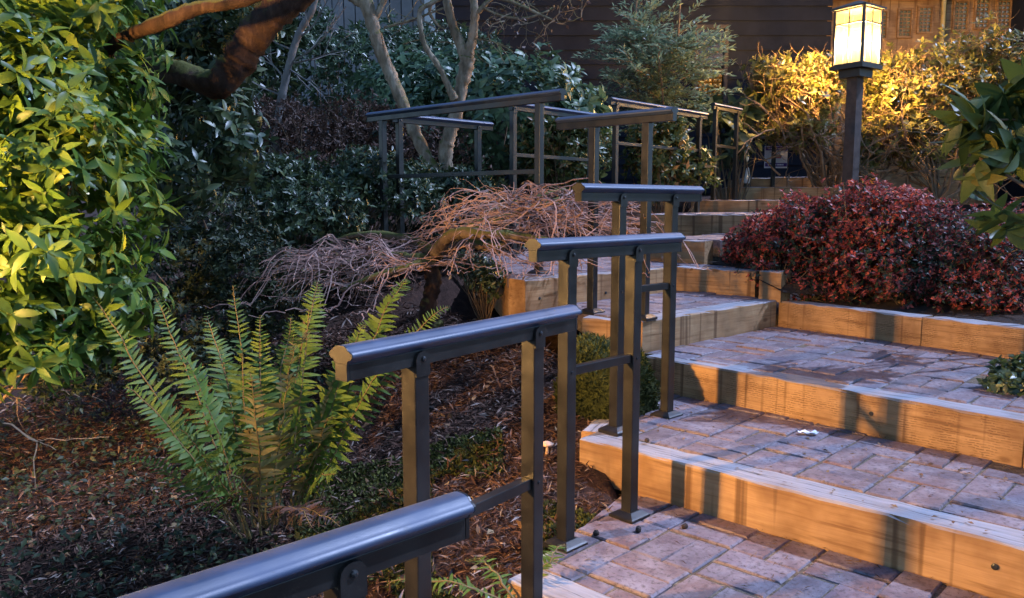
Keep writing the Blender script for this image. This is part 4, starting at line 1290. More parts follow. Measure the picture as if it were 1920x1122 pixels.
for dome, cnt in ((right_dome, 210), (left_dome, 120)):
    for k in range(cnt):
        th = rng.uniform(0, 6.283); el_ = rng.uniform(0.0, 1.0)
        d_ = np.array([math.cos(th) * math.cos(el_ * 1.4), math.sin(th) * math.cos(el_ * 1.4), math.sin(el_ * 1.4)])
        st = dome[0] + dome[1] * d_ * rng.uniform(0.35, 0.92)
        out = norm(np.array([d_[0], d_[1], 0.12 * d_[2]]) + rng.normal(scale=0.6, size=3) * np.array([1, 1, .22]))
        ends += twig_spray(mb, st, out, rng.uniform(0.16, 0.36), rng.uniform(0.0020, 0.0058), 1, 0.5, 0.04, 7, 0.22, 2, 3, 0.5, umbrella)
for pl in limbs:
    for k in range(18):
        i = rng.integers(2, len(pl) - 1)
        ends += twig_spray(mb, pl[i], norm(norm(pl[i + 1] - pl[i - 1]) * 0.6 + rng.normal(scale=0.5, size=3) * np.array([1, 1, .4]) + np.array([0, 0, 0.08])), rng.uniform(0.2, 0.40), 0.0045, 1, 0.45, 0.05, 7, 0.22, 3, 3, 0.45, umbrella)
mb.build('twigs', M['twig'], T, False, 'stuff')
E_ = np.array([e_[0] for e_ in ends]); E_ = E_[rng.choice(len(E_), min(420, len(E_)), replace=False)]; k = len(E_)
leaf_mesh('dry_leaves', E_, rng.normal(size=(k, 3)) + np.array([0, 0, -.8]), rng.normal(size=(k, 3)), rng.uniform(0.012, 0.03, k), leaf_simple(0.5), rng.random(k), M['litter'], T)

# ------------------------------------------------------------------ shrubs, back to front
LF, LS = leaf_fine(), leaf_simple()
gz_ = lambda x, y: float(ground_z(np.array(float(x)), np.array(float(y))))
def base_at(px, Y):
    x = by(px, 400, Y)[0]
    return np.array([x, Y, gz_(x, Y)])
# laurel hedge dome
shrub('laurel_hedge', [ell(960, 225, 7.8, 165, 120, 0.9), ell(830, 250, 7.9, 150, 150, 0.8), ell(1060, 270, 7.7, 90, 110, 0.7), ell(760, 220, 8.3, 100, 110, 0.8)], base_at(930, 8.0),
      'rounded laurel hedge with glossy leaves below the dark house wall', 'hedge', M['laurel'], leaf_fine(0.42, 0.3, 0.2), 6, 1500, 0.105, None, 20, (0.015, 0.004), n_obj=300, shell=0.3, th=(50, 105), jit=0.3, up=0.2, smooth=True)
shrub('clipped_hedge', [ell(600, 150, 9.4, 170, 95, 0.8), ell(720, 120, 9.8, 130, 75, 0.7), ell(830, 110, 10.2, 120, 60, 0.6), ell(540, 80, 9.8, 90, 90, 0.7)], base_at(640, 9.5),
      'small leaved green hedge in front of the grey outbuilding', 'hedge', M['small_hedge'], LS, 6, 2600, 0.075, None, 20, (0.015, 0.004), shell=0.35, up=0.4)
shrub('evergreen_shrub', [ell(480, 40, 8.5, 90, 90, 0.7), ell(430, 120, 8.2, 110, 120, 0.7), ell(300, 200, 7.8, 200, 180, 0.6), ell(100, 150, 7.5, 260, 230, 0.6)], base_at(400, 8.3),
      'dark tall evergreen behind the leaning tree', 'shrub', M['dark_leaf'], LS, 7, 1500, 0.13, None, 12, shell=0.4)
# reddish brown leafy maple mass
shrub('brown_leaved_shrub', [ell(590, 270, 6.9, 130, 75, 0.6), ell(690, 255, 7.0, 90, 70, 0.5), ell(520, 240, 6.9, 70, 60, 0.5), ell(800, 300, 7.0, 110, 70, 0.5), ell(620, 330, 6.6, 120, 60, 0.4)], base_at(620, 7.0),
      'low brown leaved shrub behind the dark azaleas', 'shrub', M['brown_leaf'], leaf_simple(0.3), 6, 2600, 0.05, None, 120, (0.006, 0.002), shell=0.7, th=(20, 100), jit=0.7, up=-0.1)
# dark azaleas in the middle distance
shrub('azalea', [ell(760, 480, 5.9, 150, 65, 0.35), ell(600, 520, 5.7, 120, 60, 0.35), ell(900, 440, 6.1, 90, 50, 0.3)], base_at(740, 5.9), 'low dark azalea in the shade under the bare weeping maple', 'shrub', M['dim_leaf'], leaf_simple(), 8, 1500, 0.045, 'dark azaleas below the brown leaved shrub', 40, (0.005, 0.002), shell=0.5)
azg = 'dark azaleas below the brown leaved shrub'
shrub('azalea', [ell(690, 330, 5.6, 75, 55, 0.4), ell(620, 370, 5.4, 110, 60, 0.4), ell(760, 375, 5.5, 70, 45, 0.35)], base_at(680, 5.5), 'dark azalea at the foot of the handrail posts', 'shrub', M['dark_leaf'], LS, 8, 900, 0.05, azg, 60, (0.005, 0.002), shell=0.5)
shrub('azalea', [ell(520, 345, 5.2, 90, 55, 0.4), ell(560, 410, 5.0, 130, 70, 0.4)], base_at(540, 5.1), 'dark azalea left of the maple with blue sheen on its leaves', 'shrub', M['dark_leaf'], LS, 8, 900, 0.05, azg, 60, (0.005, 0.002), shell=0.5)
shrub('azalea', [ell(390, 430, 4.4, 120, 90, 0.4), ell(450, 500, 4.2, 110, 70, 0.35), ell(330, 500, 4.2, 110, 90, 0.35), ell(380, 600, 4.1, 140, 80, 0.35), ell(240, 640, 3.9, 120, 80, 0.3), ell(510, 590, 4.3, 100, 70, 0.3), ell(130, 690, 3.7, 130, 60, 0.3), ell(420, 680, 3.8, 130, 50, 0.3)], base_at(400, 4.3), 'dark azalea behind the big fern with shade in its leaf colour', 'shrub', M['dim_leaf'], LS, 8, 2600, 0.038, azg, 14, (0.005, 0.002), shell=0.5)
shrub('azalea', [ell(860, 355, 6.0, 80, 40, 0.3), ell(780, 345, 6.0, 60, 40, 0.3)], base_at(850, 6.0), 'dark azalea round the foot of the pale tree', 'shrub', M['dark_leaf'], LS, 8, 600, 0.05, azg, 40, (0.005, 0.002), shell=0.5)
# yellow green azaleas behind the rails
azy = 'yellow green azaleas behind the upper handrails'
shrub('azalea', [ell(1065, 290, 7.0, 80, 70, 0.4), ell(1010, 270, 7.1, 50, 50, 0.3)], base_at(1060, 7.0), 'yellow green azalea between the laurel hedge and the narrow step', 'shrub', M['azalea'], LS, 8, 700, 0.065, azy, 50, (0.006, 0.002), shell=0.55)
shrub('azalea', [ell(1230, 290, 7.4, 60, 80, 0.4), ell(1290, 320, 7.5, 50, 45, 0.3), ell(1250, 250, 7.5, 30, 40, 0.3)], base_at(1240, 7.4), 'azalea with orange autumn leaves below the feathery shrub', 'shrub', M['azalea'], LS, 8, 620, 0.075, azy, 50, (0.006, 0.002), shell=0.6)
shrub('rhododendron', [ell(1370, 270, 9.0, 45, 75, 0.4), ell(1330, 215, 9.1, 50, 40, 0.4), ell(1400, 215, 9.1, 35, 30, 0.3)], base_at(1365, 9.0), 'dark large leaved rhododendron beside the short handrail', 'shrub', M['dark_leaf'], LF, 7, 60, 0.20, None, 20, (0.012, 0.005), shell=0.6, th=(55, 115))
# nandina : feathery leaflets
T = thing('feathery_shrub', base_at(1230, 8.8), 'tall feathery bamboo like shrub against the dark house wall', 'shrub')
st = base_at(1230, 8.8)
mb = MB(); P, D, Un, S = [], [], [], []
tips, dirs = crown_tips([ell(1225, 130, 8.8, 95, 95, 0.5), ell(1235, 190, 8.8, 90, 60, 0.5), ell(1200, 70, 8.8, 60, 50, 0.4), ell(1280, 120, 8.8, 50, 60, 0.4)], 250, 0.8, 0.5)
for tp, dd in zip(tips, dirs):
    d_ = norm(dd * np.array([1.5, 1.2, 0.35]) + np.array([0, 0, 0.25]) + rng.normal(scale=0.25, size=3))
    ln = rng.uniform(0.26, 0.56)
    for q in range(9):
        p_ = tp + d_ * ln * (q / 8.0 - 0.3) + np.array([0, 0, -0.05 * (q / 8) ** 2])
        for sgn in (-1, 1):
            sd = norm(np.cross(d_, [0, 0, 1])) * sgn
            for m_ in range(2):
                P.append(p_ + rng.normal(scale=0.012, size=3)); D.append(norm(d_ * 0.8 + sd * (1.0 - q * 0.05) + rng.normal(scale=0.3, size=3))); Un.append(norm(np.array([0, 0, 1]) + rng.normal(scale=0.4, size=3))); S.append(rng.uniform(0.055, 0.095))
    mb.tube([tp - d_ * ln * 0.3, tp + d_ * ln * 0.7 + np.array([0, 0, -0.05])], [0.004, 0.002], 3, False)
mb.build('stalks', M['shrub_bark'], T)
mb = MB()
for k in range(9):
    tp = tips[rng.integers(len(tips))]; mb.tube(polyline([st + rng.normal(scale=0.08, size=3) * np.array([1, 1, 0]), st * 0.5 + tp * 0.5 + rng.normal(scale=.05, size=3), tp], 5), 0.012, 5, False)
for px in (1188, 1270):
    mb.tube(polyline([by(px, 120, 8.8), by(px + 2, 60, 8.8), by(px + 6, -10, 8.8)], 5), 0.012, 5, False)
mb.build('canes', M['shrub_bark'], T, True)
P, D, Un, S = map(np.array, (P, D, Un, S))
leaf_mesh('foliage', P, D, Un, S, leaf_simple(0.26), rng.random(len(P)), M['nandina'], T)

# big open azaleas lit by the lantern
def open_azalea(ells, base, label, n_tips, n_twig):
    T = thing('azalea', base, label, 'shrub', 'open branched azaleas round the lantern post')
    tips, dirs = crown_tips(ells, n_tips, 0.75, 0.45, 0.18)
    mb = branches(base, tips[rng.choice(n_tips, 22, replace=False)], 0.016, 0.006, 6, 0.2, 8)
    mb.build('branches', M['shrub_bark'], T, True)
    mb = MB()
    for k in range(n_twig):
        i = rng.integers(n_tips)
        d_ = norm(dirs[i] + rng.normal(scale=0.5, size=3))
        twig_spray(mb, tips[i] - d_ * 0.28, d_, 0.32, 0.0055, 1, 0.6, -0.05, 5, 0.25, 3)
    mb.build('twigs', M['shrub_bark'], T, False, 'stuff')
    P, D, Un, S = whorls(tips, dirs, 7, 0.078, (30, 80), 0.4, 0.5, 0.5)
    leaf_mesh('foliage', P, D, Un, S, leaf_fine(0.36, 0.2, 0.15), rng.random(len(P)), M['gold_azalea'], T, None, True)
bz1 = by(1560, 330, 9.0); bz1 = np.array([bz1[0], 9.0, 1.0])
open_azalea([ell(1480, 190, 9.2, 85, 75, 0.6), ell(1545, 160, 9.2, 55, 60, 0.5), ell(1440, 160, 9.1, 45, 50, 0.4), ell(1500, 245, 9.1, 70, 35, 0.5)], bz1, 'open yellow lit azalea left of the lantern post', 800, 300)
bz2 = by(1760, 330, 8.8); bz2 = np.array([bz2[0], 8.8, 1.0])
open_azalea([ell(1740, 170, 9.3, 130, 85, 0.7), ell(1840, 120, 9.3, 90, 70, 0.6), ell(1680, 200, 9.2, 80, 70, 0.6), ell(1860, 230, 9.1, 110, 90, 0.6), ell(1750, 270, 9.1, 120, 60, 0.6), ell(1980, 170, 9.2, 120, 110, 0.6), ell(1690, 260, 9.0, 90, 60, 0.5), ell(1625, 275, 9.1, 60, 60, 0.3), ell(1670, 160, 9.5, 60, 60, 0.3)], bz2, 'large open azalea with many bare twigs right of the lantern post', 2300, 700)

T = thing('azalea', by(1700, 335, 8.7), 'bare lower twigs of the azaleas between the lantern post and the big leaves', 'shrub', 'open branched azaleas round the lantern post')
mb = MB()
for k in range(150):
    st = by(rng.uniform(1450, 1930), rng.uniform(235, 330), rng.uniform(8.5, 9.2))
    if st[0] < by(1600, 300, 8.6)[0] and rng.random() < 0.5: continue
    twig_spray(mb, st, norm(np.array([rng.normal(), 0.3 * rng.normal(), 0.6 * rng.normal() + 0.2])), rng.uniform(0.3, 0.6), rng.uniform(0.004, 0.012), 1, 0.5, 0.0, 6, 0.22, 3, 4)
mb.build('twigs', M['shrub_bark'], T, False, 'stuff')
# red leaved shrubs in the planter
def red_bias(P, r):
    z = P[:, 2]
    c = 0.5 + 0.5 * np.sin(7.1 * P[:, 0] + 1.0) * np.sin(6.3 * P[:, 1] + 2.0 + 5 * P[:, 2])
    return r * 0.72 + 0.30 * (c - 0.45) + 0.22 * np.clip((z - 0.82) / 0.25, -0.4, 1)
redg = 'red leaved shrubs in the timber planter'
def pbase(px, Y, z): 
    q_ = by(px, 500, Y); return np.array([q_[0], Y, z])
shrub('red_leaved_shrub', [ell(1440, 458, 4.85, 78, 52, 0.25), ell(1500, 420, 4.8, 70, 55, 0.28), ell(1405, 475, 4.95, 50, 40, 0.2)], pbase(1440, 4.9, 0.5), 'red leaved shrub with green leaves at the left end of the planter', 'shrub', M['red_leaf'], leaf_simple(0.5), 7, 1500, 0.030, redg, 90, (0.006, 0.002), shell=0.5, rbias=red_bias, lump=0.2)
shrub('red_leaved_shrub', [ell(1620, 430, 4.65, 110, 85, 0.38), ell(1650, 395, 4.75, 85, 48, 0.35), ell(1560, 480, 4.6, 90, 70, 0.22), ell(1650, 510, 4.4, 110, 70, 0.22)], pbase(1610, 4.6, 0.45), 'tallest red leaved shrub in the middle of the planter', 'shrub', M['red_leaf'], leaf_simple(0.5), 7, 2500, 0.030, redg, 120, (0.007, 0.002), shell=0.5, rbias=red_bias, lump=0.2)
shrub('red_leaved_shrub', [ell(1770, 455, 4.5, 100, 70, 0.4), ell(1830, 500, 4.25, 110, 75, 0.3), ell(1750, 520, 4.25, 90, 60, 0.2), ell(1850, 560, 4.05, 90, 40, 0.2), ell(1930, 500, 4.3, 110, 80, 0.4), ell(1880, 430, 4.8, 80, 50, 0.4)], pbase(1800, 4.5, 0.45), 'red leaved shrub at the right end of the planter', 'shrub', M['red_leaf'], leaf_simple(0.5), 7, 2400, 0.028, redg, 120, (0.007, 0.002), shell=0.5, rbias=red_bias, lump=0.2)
# large leaved rhododendron at the right edge
for k_, (px_, py_, yd_) in enumerate(((1452, 535, 4.62), (1515, 552, 4.5), (1590, 555, 4.38), (1690, 565, 4.22), (1790, 575, 4.08), (1890, 585, 3.92))):
    shrub('red_leaved_shrub', [ell(px_, py_ - 20, yd_, 62, 42, 0.16), ell(px_ + 20, py_ - 60, yd_ + 0.12, 60, 40, 0.16)], pbase(px_, yd_ + 0.1, 0.43),
          ('low dark red shoot beside the upright timber block', 'low dark red shoot behind the left end of the planter timber', 'low dark red shoot second from the left along the planter timber', 'low dark red shoot at the middle of the planter timber', 'low dark red shoot just left of the joint in the planter timber', 'low dark red shoot right of the joint in the planter timber')[k_],
          'shrub', M['red_leaf'], leaf_simple(0.5), 6, 330, 0.026, redg, 40, (0.004, 0.0015), shell=0.8, rbias=lambda P, r: r * 0.85 - 0.02, lump=0.25)
T0r = np.array([3.0, 3.7, 0.50])
shrub('rhododendron', [ell(1815, 240, 3.3, 50, 50, 0.15), ell(1890, 190, 3.35, 50, 60, 0.15), ell(1860, 300, 3.25, 45, 60, 0.15), ell(1945, 270, 3.3, 60, 110, 0.2)], T0r,
      'rhododendron with large drooping green leaves at the right edge', 'shrub', M['rhodo_r'], leaf_fine(0.30, 0.30, 0.22, 0.14), 9, 18, 0.17, None, 6, (0.012, 0.006), n_obj=300, shell=0.7, th=(70, 132), jit=0.4, stem=0.25, up=0.15, smooth=True)
shrub('rhododendron', [ell(1885, 410, 3.6, 35, 30, 0.12)], np.array([2.35, 3.95, 0.45]), 'small rhododendron shoot with pale blue green leaves right of the red shrubs', 'shrub', M['rhodo_r'], leaf_fine(0.34, 0.25, 0.2, 0.12), 7, 4, 0.15, None, 0, (0.008, 0.005), n_obj=60, shell=0.9, th=(55, 95), jit=0.3, stem=0.2, smooth=True)
# small shrub on the right edge of the square landing
shrub('evergreen_shrub', [ell(1895, 725, 2.9, 58, 48, 0.12), ell(1945, 705, 2.9, 60, 50, 0.15)], np.array([by(1900, 740, 2.95)[0], 2.95, 0.30]), 'small evergreen shrub with blue green leaves at the right end of the riser', 'shrub', M['small_hedge'], leaf_simple(0.55), 7, 380, 0.034, None, 40, (0.003, 0.0015), shell=0.7, th=(40, 100))

# broad leaved evergreen on the left, lit by the lantern
bl = np.array([-2.9, 2.9, gz_(-2.9, 2.9)])
shrub('broad_leaved_evergreen', [ell(120, 330, 2.65, 165, 150, 0.40), ell(70, 180, 2.8, 190, 150, 0.45), ell(190, 240, 2.9, 110, 150, 0.35), ell(110, 470, 2.6, 170, 110, 0.35), ell(200, 560, 2.75, 100, 110, 0.25), ell(40, 590, 2.5, 110, 90, 0.25), ell(120, 20, 3.0, 210, 120, 0.5), ell(-120, 300, 2.7, 200, 300, 0.5), ell(50, 670, 2.42, 100, 70, 0.2), ell(150, 650, 2.65, 80, 60, 0.2)],
      bl, 'broad leaved evergreen glowing yellow green in the light of the left lantern', 'shrub', M['rhodo'], leaf_fine(0.34, 0.3, 0.2), 7, 1250, 0.074, None, 8, (0.012, 0.005), n_obj=300, shell=0.55, th=(45, 95), up=0.25, smooth=True)
T = thing('dry_branches', by(20, 800, 2.2), 'bare orange lit branches low at the left edge', 'branches')
mb = MB()
for k in range(7):
    s_ = by(rng.uniform(-60, 10), rng.uniform(690, 860), 2.3 + rng.uniform(-.2, .3))
    twig_spray(mb, s_, norm(np.array([1.0, rng.normal(scale=.4), rng.normal(scale=0.3)])), rng.uniform(0.15, 0.28), 0.0035, 1, 0.5, 0.05, 6, 0.2, 3)
mb.build('twigs', M['shrub_bark'], T, False, 'stuff')

# ------------------------------------------------------------------ ferns
def frond(root, base, tip, bow, wid, n=34, roll=0.0, start=0.12, mat='fern', curl=0.25):
    base = np.asarray(base, float); tip = np.asarray(tip, float)
    Ln = np.linalg.norm(tip - base)
    c1 = base + (tip - base) * 0.35 + np.array([0, 0, bow * Ln])
    c2 = base + (tip - base) * 0.78 + np.array([0, 0, bow * Ln * 0.9])
    t_ = np.linspace(0, 1, 40)[:, None]
    pl = (1 - t_) ** 3 * base + 3 * (1 - t_) ** 2 * t_ * c1 + 3 * (1 - t_) * t_ ** 2 * c2 + t_ ** 3 * tip
    pl[1:] += np.cumsum(rng.normal(scale=0.0022, size=(39, 3)), 0)
    tg = norm(np.gradient(pl, axis=0))
    up = np.array([0, 0, 1.0])
    side = norm(np.cross(tg, up + 1e-3)); nrm = np.cross(side, tg)
    q = math.radians(roll)
    side, nrm = side * math.cos(q) + nrm * math.sin(q), nrm * math.cos(q) - side * math.sin(q)
    tw, ph = rng.uniform(0.05, 0.35), rng.uniform(0, 6)
    P, D, Un, S = [], [], [], []
    for k in range(n):
        s_ = start + (1 - start) * (k + 0.5) / n
        env = min(1.0, 0.45 + 3.2 * (s_ - start)) * (1 - max(0, (s_ - 0.30) / 0.72) ** 1.7) + 0.03
        i = s_ * 39; i0 = int(i); f_ = i - i0
        p = pl[i0] * (1 - f_) + pl[min(39, i0 + 1)] * f_
        for sg in (-1, 1):
            if rng.random() < 0.015: continue
            d_ = side[i0] * sg + tg[i0] * (0.22 + 0.25 * s_) + nrm[i0] * (0.22 + tw * math.sin(6 * s_ + ph) + rng.normal(scale=0.14)) + rng.normal(scale=0.07, size=3)
            P.append(p + side[i0] * sg * 0.002); D.append(d_); Un.append(nrm[i0] + side[i0] * sg * rng.normal(scale=.2) + tg[i0] * rng.normal(loc=0.25, scale=0.2)); S.append(wid * env * rng.uniform(0.82, 1.1) * (0.45 if rng.random() < 0.03 else 1))
    P, D, Un, S = map(np.array, (P, D, Un, S))
    st = [0, .08, .3, .6, .85, 1]; hw = [.06, .120, .110, .085, .05, .004]
    v = []; f = []
    for a_, h_ in zip(st, hw):
        z = -curl * a_ * a_
        v += [[a_, h_ * 1.25, z + .012], [a_, 0, z], [a_, -h_ * 0.95, z + .012]]
    for i in range(5):
        o_ = 3 * i; f += [(o_ + 1, o_ + 4, o_ + 3, o_), (o_ + 2, o_ + 5, o_ + 4, o_ + 1)]
    base_r = rng.random() * 0.6
    fo = leaf_mesh('frond', P, D, Un, S, (np.array(v), f), np.clip(base_r + rng.random(len(P)) * 0.4, 0, 1), M[mat], root, None, False)
    mb = MB(); mb.tube(pl[::2], np.linspace(0.0042, 0.0012, 20), 5, False)
    mb.build('stem', M['fern_stem'], fo, True)
    return fo
fb = bz(500, 1000, -0.14)
F1 = thing('sword_fern', fb, 'large sword fern with upright fronds behind the nearest handrail', 'fern')
for (px, py, dY, bow, wid, n, roll, bx, byy) in [
    (163, 545, -0.10, 0.10, 0.062, 44, 55, 440, 1000), (300, 562, 0.02, 0.06, 0.070, 44, 30, 455, 1000), (345, 655, -0.22, 0.14, 0.075, 40, 50, 470, 1010),
    (438, 525, 0.10, 0.02, 0.068, 46, 35, 490, 985), (480, 572, 0.20, 0.03, 0.075, 46, 10, 500, 985), (604, 528, 0.40, 0.10, 0.095, 46, -5, 520, 985), (577, 574, 0.00, 0.03, 0.07, 46, -50, 545, 985),
    (770, 515, 0.34, 0.16, 0.10, 48, -10, 560, 985), (845, 572, 0.28, 0.20, 0.055, 44, -60, 590, 960), (735, 690, 0.05, 0.16, 0.075, 38, -20, 570, 985), (640, 885, -0.12, 0.25, 0.055, 24, -20, 560, 985),
    (205, 870, -0.05, 0.22, 0.06, 30, 20, 455, 1010), (640, 640, 0.15, 0.05, 0.085, 44, 0, 540, 985), (400, 640, 0.25, 0.06, 0.08, 40, 10, 480, 990), (545, 640, -0.05, 0.05, 0.085, 40, 5, 510, 995),
    (660, 740, 0.15, 0.14, 0.08, 34, -10, 550, 985), (470, 700, -0.16, 0.06, 0.075, 34, 10, 490, 1005),
    (235, 720, -0.12, 0.14, 0.075, 38, 35, 450, 1005), (385, 585, 0.22, 0.05, 0.08, 44, 15, 475, 990), (530, 585, 0.30, 0.05, 0.09, 44, -5, 515, 985), (690, 610, 0.15, 0.10, 0.09, 42, -15, 560, 985),
    (625, 770, -0.02, 0.12, 0.08, 32, -10, 550, 985), (320, 815, -0.22, 0.18, 0.07, 30, 25, 465, 1010)]:
    b_ = bz(bx, byy, -0.13)
    frond(F1, b_, by(px, py, fb[1] + dY), bow, wid, int(n * 0.9), roll + rng.normal(scale=12))
for (px, py, dY) in ((360, 960, -0.25), (650, 990, -0.15), (420, 900, -0.3), (590, 1000, -0.3)):       # dead fronds at the crown
    frond(F1, bz(500, 990, -0.13), by(px, py, fb[1] + dY), 0.25, 0.05, 22, rng.normal(scale=30), 0.2, 'brown_leaf', 0.8)
F2 = thing('sword_fern', bz(1030, 1120, -0.20), 'small fern with low fronds at the foot of the handrail post', 'fern')
sb = np.array([0.03, 1.93, -0.06])
for (tip, bow, wid) in (((-0.28, 1.76, -0.02), 0.18, 0.040), ((-0.33, 1.95, 0.02), 0.2, 0.04), ((0.14, 2.10, 0.06), 0.3, 0.035), ((-0.12, 1.72, -0.07), 0.2, 0.035), ((-0.16, 2.12, 0.02), 0.25, 0.035)):
    frond(F2, sb, tip, bow, wid, 26)

# ------------------------------------------------------------------ mossy rock, mushroom, litter
def rock(center, rad, label):
    T = thing('mossy_rock', (center[0], center[1], center[2] - rad[2]), label, 'rock')
    nu, nv = 28, 18
    vs_ = []
    for j in range(nv + 1):
        for i in range(nu):
            th = math.pi * j / nv; ph = 2 * math.pi * i / nu
            d_ = np.array([math.sin(th) * math.cos(ph), math.sin(th) * math.sin(ph), math.cos(th)])
            k_ = 1 + 0.10 * math.sin(3 * d_[0] + 2 * d_[2] + 1) + 0.08 * math.sin(5 * d_[1] + 3 * d_[0]) + 0.04 * math.sin(11 * d_[2] + 7 * d_[0])
            q_ = np.sign(d_) * np.abs(d_) ** 0.9
            vs_.append(center + rad * q_ * k_)
    F_ = [(j * nu + i, (j + 1) * nu + i, (j + 1) * nu + (i + 1) % nu, j * nu + (i + 1) % nu) for j in range(nv) for i in range(nu)]
    mb = MB(); mb.add(vs_, F_); mb.build('stone', M['moss'], T, True)
    k = 9000
    d_ = norm(rng.normal(size=(k, 3)) + np.array([0, -0.2, 0.25]))
    kk = 1 + 0.10 * np.sin(3 * d_[:, 0] + 2 * d_[:, 2] + 1) + 0.08 * np.sin(5 * d_[:, 1] + 3 * d_[:, 0]) + 0.04 * np.sin(11 * d_[:, 2] + 7 * d_[:, 0])
    P = center + rad * np.sign(d_) * np.abs(d_) ** 0.9 * kk[:, None] * 0.985
    leaf_mesh('moss', P, d_ + rng.normal(scale=0.7, size=(k, 3)), rng.normal(size=(k, 3)), rng.uniform(0.008, 0.030, k), leaf_simple(0.30), np.clip(rng.random(k) * 0.6 + 0.35 * d_[:, 2], 0, 1), M['moss_tuft'], T, 'stuff')
rc = by(1135, 725, 3.25)
rock(np.array([rc[0], rc[1], 0.20]), np.array([0.215, 0.17, 0.22]), 'moss covered rock behind the handrail posts at the end of the second riser')
ms = bz(1025, 884, 0.0)
ms[2] = gz_(ms[0], ms[1])
T = thing('mushroom', ms, 'small pale brown mushroom in the mulch left of the handrail post', 'mushroom')
mb = MB(); mb.tube([ms - Z_ * .01, ms + Z_ * .02 + X_ * .002, ms + Z_ * .040], [0.007, 0.0055, 0.005], 8); mb.build('stem', M['mush_stem'], T, True)
mb = MB(); mb.tube([ms + Z_ * .036, ms + Z_ * .038, ms + Z_ * .044, ms + Z_ * .051, ms + Z_ * .054], [0.004, 0.023, 0.022, 0.012, 0.002], 14); mb.build('cap', M['mush_cap'], T, True)
for px, py, z, lab in ((1118, 1000, 0.012, 'dark cone on the pale edge timber beside the left base plate'), (1197, 993, 0.012, 'dark cone on the bricks below the right base plate'), (1284, 987, 0.012, 'dark cone on the bricks near the lowest orange riser'), (1213, 826, 0.162, 'dark cone on the second tread beside the handrail post')):
    c_ = bz(px, py, z)
    mb = MB(); q_ = norm(np.array([rng.normal(), rng.normal(), 0.2]))
    mb.tube([c_ - q_ * .011, c_ - q_ * .006, c_, c_ + q_ * .006, c_ + q_ * .011], np.array([0.003, 0.008, 0.0095, 0.008, 0.003]) * rng.uniform(.85, 1.15, 5), 7)
    o_ = mb.build('fallen_cone', M['cone'], None, False); tag(o_, lab, 'cone', 'dark cones fallen on the steps')
# crumpled pale scrap on the second tread
pc = bz(1516, 815, 0.156)
mb = MB(); top_, bot_ = [], []
for i in range(9):
    for j in range(4):
        q_ = pc + X_ * ((i - 4) * 0.0088 + 0.002 * math.sin(j * 2.3)) + Y_ * ((j - 1.5) * 0.010 + 0.007 * math.sin(i * 0.9)) + Z_ * (0.007 + 0.004 * math.sin(i * 1.7 + j * 0.9) + 0.003 * math.cos(j * 2.0))
        top_.append(q_); bot_.append(q_ - Z_ * 0.0008)
F_ = [(i * 4 + j, (i + 1) * 4 + j, (i + 1) * 4 + j + 1, i * 4 + j + 1) for i in range(8) for j in range(3)]
mb.add(np.array(top_ + bot_), F_ + [tuple(36 + q_ for q_ in f_[::-1]) for f_ in F_])
o_ = mb.build('scrap', M['paper'], None, False); tag(o_, 'crumpled pale blue white scrap on the second brick tread', 'litter')

# mulch shreds, litter, moss and ground cover
def scatter(name, n, region, zoff, size, templ, mat, flat=0.35, label=None, up=None):
    P = []
    while len(P) < n:
        x = rng.uniform(region[0], region[1], n); y = rng.uniform(region[2], region[3], n)
        u = x * U[0] + y * U[1]; v = x * V[0] + y * V[1]
        ok = (u < uleft(v) + 0.03) & (region[4](x, y) if len(region) > 4 else True)
        P += list(np.stack([x[ok], y[ok]], -1))
    P = np.array(P[:n])
    z = ground_z(P[:, 0], P[:, 1]) + zoff * rng.random(n)
    pos = np.column_stack([P, z])
    d_ = rng.normal(size=(n, 3)) * np.array([1, 1, flat])
    if up is not None: d_ = d_ + np.array([0, 0, up])
    un = rng.normal(scale=0.5, size=(n, 3)) + np.array([0, 0, 1.0])
    o = leaf_mesh(name, pos, d_, un, rng.uniform(size[0], size[1], n), templ, rng.random(n), mat, None, 'stuff')
    if label: o['label'] = label
    return o
scatter('mulch_shreds', 30000, (-1.6, 0.7, 1.5, 4.9), 0.012, (0.018, 0.055), leaf_simple(0.13), M['chip'])
scatter('mulch_shreds', 24000, (-2.8, 0.2, 1.0, 4.6), 0.014, (0.025, 0.07), leaf_simple(0.15), M['chip'])
scatter('leaf_litter', 900, (-2.0, 0.5, 1.4, 4.5), 0.015, (0.02, 0.055), leaf_simple(0.5), M['litter'])
mossreg = lambda x, y: (np.sin(4.1 * x + 0.6) * np.sin(3.7 * y + 0.4) + 0.5 * np.sin(11 * x + 5 * y) > 0.05) & (y < 3.15)
scatter('moss_patches', 26000, (-0.85, 0.35, 1.9, 3.15, mossreg), 0.012, (0.010, 0.026), leaf_simple(0.5), M['moss_tuft'], 0.8, None, 0.9)
scatter('mulch_shreds', 12000, (-3.0, 0.6, 4.4, 7.5), 0.014, (0.03, 0.08), leaf_simple(0.15), M['chip'])
gc = lambda x, y: (x > -0.5) & (y < 2.15)
scatter('ground_cover', 1500, (-0.5, 0.12, 1.3, 2.1, gc), 0.07, (0.012, 0.026), leaf_simple(0.6), M['small_hedge'], 0.6)
scatter('red_ground_cover', 420, (-0.5, 0.10, 1.3, 2.0, gc), 0.08, (0.012, 0.022), leaf_simple(0.7), M['red_leaf'], 0.6)
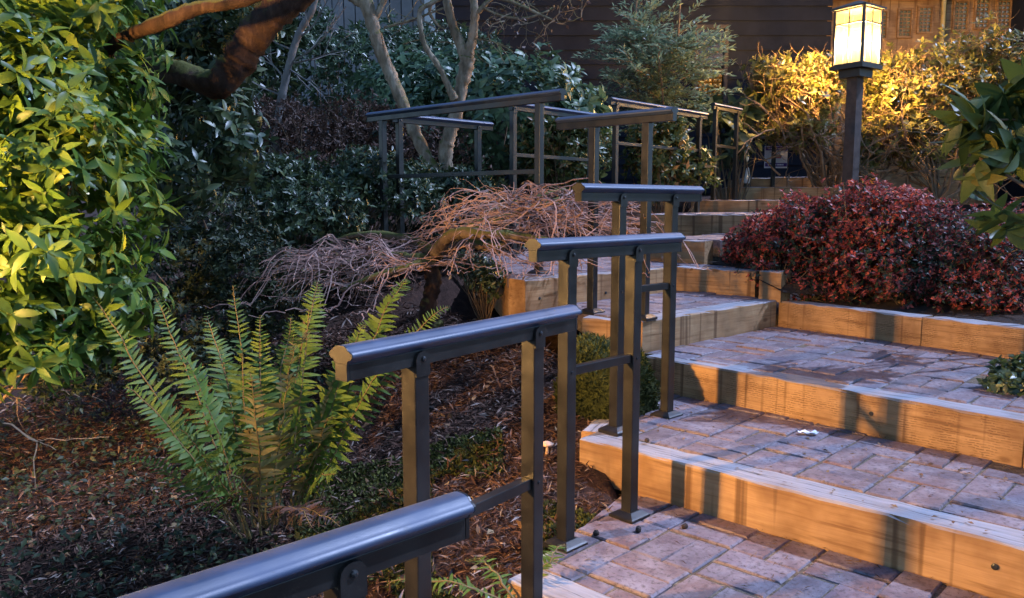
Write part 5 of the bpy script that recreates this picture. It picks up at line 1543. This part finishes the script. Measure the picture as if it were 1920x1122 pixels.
# debris on the paving
def tread_litter(name, n, o_, d1, d2, w, h, z, size, mat, bias):
    s_ = rng.random(n) * w; t_ = (rng.random(n) ** bias) * h
    pos = np.column_stack([o_[0] + d1[0] * s_ + d2[0] * t_, o_[1] + d1[1] * s_ + d2[1] * t_, np.full(n, z) + rng.random(n) * 0.003])
    dd = rng.normal(size=(n, 3)) * np.array([1, 1, 0.12])
    un = rng.normal(scale=0.25, size=(n, 3)) + np.array([0, 0, 1.0])
    return leaf_mesh(name, pos, dd, un, rng.uniform(size[0], size[1], n), leaf_simple(0.55 if size[1] < 0.03 else 0.12), rng.random(n), mat, None, 'stuff')
tread_litter('fallen_petals', 700, PLA, pdir, -pn, 1.7, 0.42, 0.3065, (0.005, 0.013), M['petal'], 2.2)
tread_litter('fallen_debris', 500, R2L - nb * 0.01, r2dir, -nb, 2.0, 0.42, 0.1565, (0.005, 0.03), M['litter'], 3.0)
tread_litter('fallen_debris', 500, R1L - nb * 0.01 + r1dir * 0.2, r1dir, -nb, 1.9, 0.6, 0.0065, (0.004, 0.03), M['litter'], 2.5)
tread_litter('fallen_debris', 300, R1L + nb * 0.02, r1dir, nb, 1.9, 0.6, 0.156, (0.004, 0.022), M['litter'], 1.0)
tread_litter('fallen_debris', 260, PLA, pdir, -pn, 1.6, 0.9, 0.3065, (0.004, 0.02), M['litter'], 1.2)
tread_litter('fallen_debris', 1500, PLA + pn * 0.11, pdir, pn, 2.2, 0.7, 0.435, (0.008, 0.03), M['litter'], 1.0)


# low cover under the shrubs at the left
cov = lambda x, y: (x < -0.75 - 0.1 * np.sin(9 * y)) & (y > 2.0 + 0.2 * np.sin(5 * x)) 
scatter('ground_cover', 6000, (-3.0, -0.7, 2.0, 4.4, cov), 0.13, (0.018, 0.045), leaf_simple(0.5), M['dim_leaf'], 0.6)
# bolt heads in the timbers
for par, c_, nrm_, zc in ((t2, R2L + r2dir * 1.02, -nb2, 0.232), (t1, R1L + r1dir * 1.31, -nb, 0.085), (t1, R1L + r1dir * 1.53, -nb, 0.09), (t4, T4A + r4dir * 0.10, -n4, 0.50), (t4, T4A + r4dir * 0.62, -n4, 0.49)):
    a_ = np.array([c_[0], c_[1], zc]); d_ = np.array([nrm_[0], nrm_[1], 0.0])
    mb = MB(); mb.tube([a_ - d_ * 0.004, a_ + d_ * 0.0025, a_ + d_ * 0.004], [0.0085, 0.0085, 0.005], 10)
    mb.build('bolt', M['bolt'], par)

shrub('evergreen_shrub', [ell(915, 525, 4.35, 42, 40, 0.12), ell(880, 500, 4.5, 40, 35, 0.12)], np.array([by(910, 560, 4.4)[0], 4.4, gz_(by(910, 560, 4.4)[0], 4.4)]), 'small dark evergreen growing against the left end of the upper landing', 'shrub', M['dark_leaf'], leaf_simple(0.5), 6, 260, 0.032, None, 40, (0.003, 0.0015), shell=0.8, th=(40, 100))
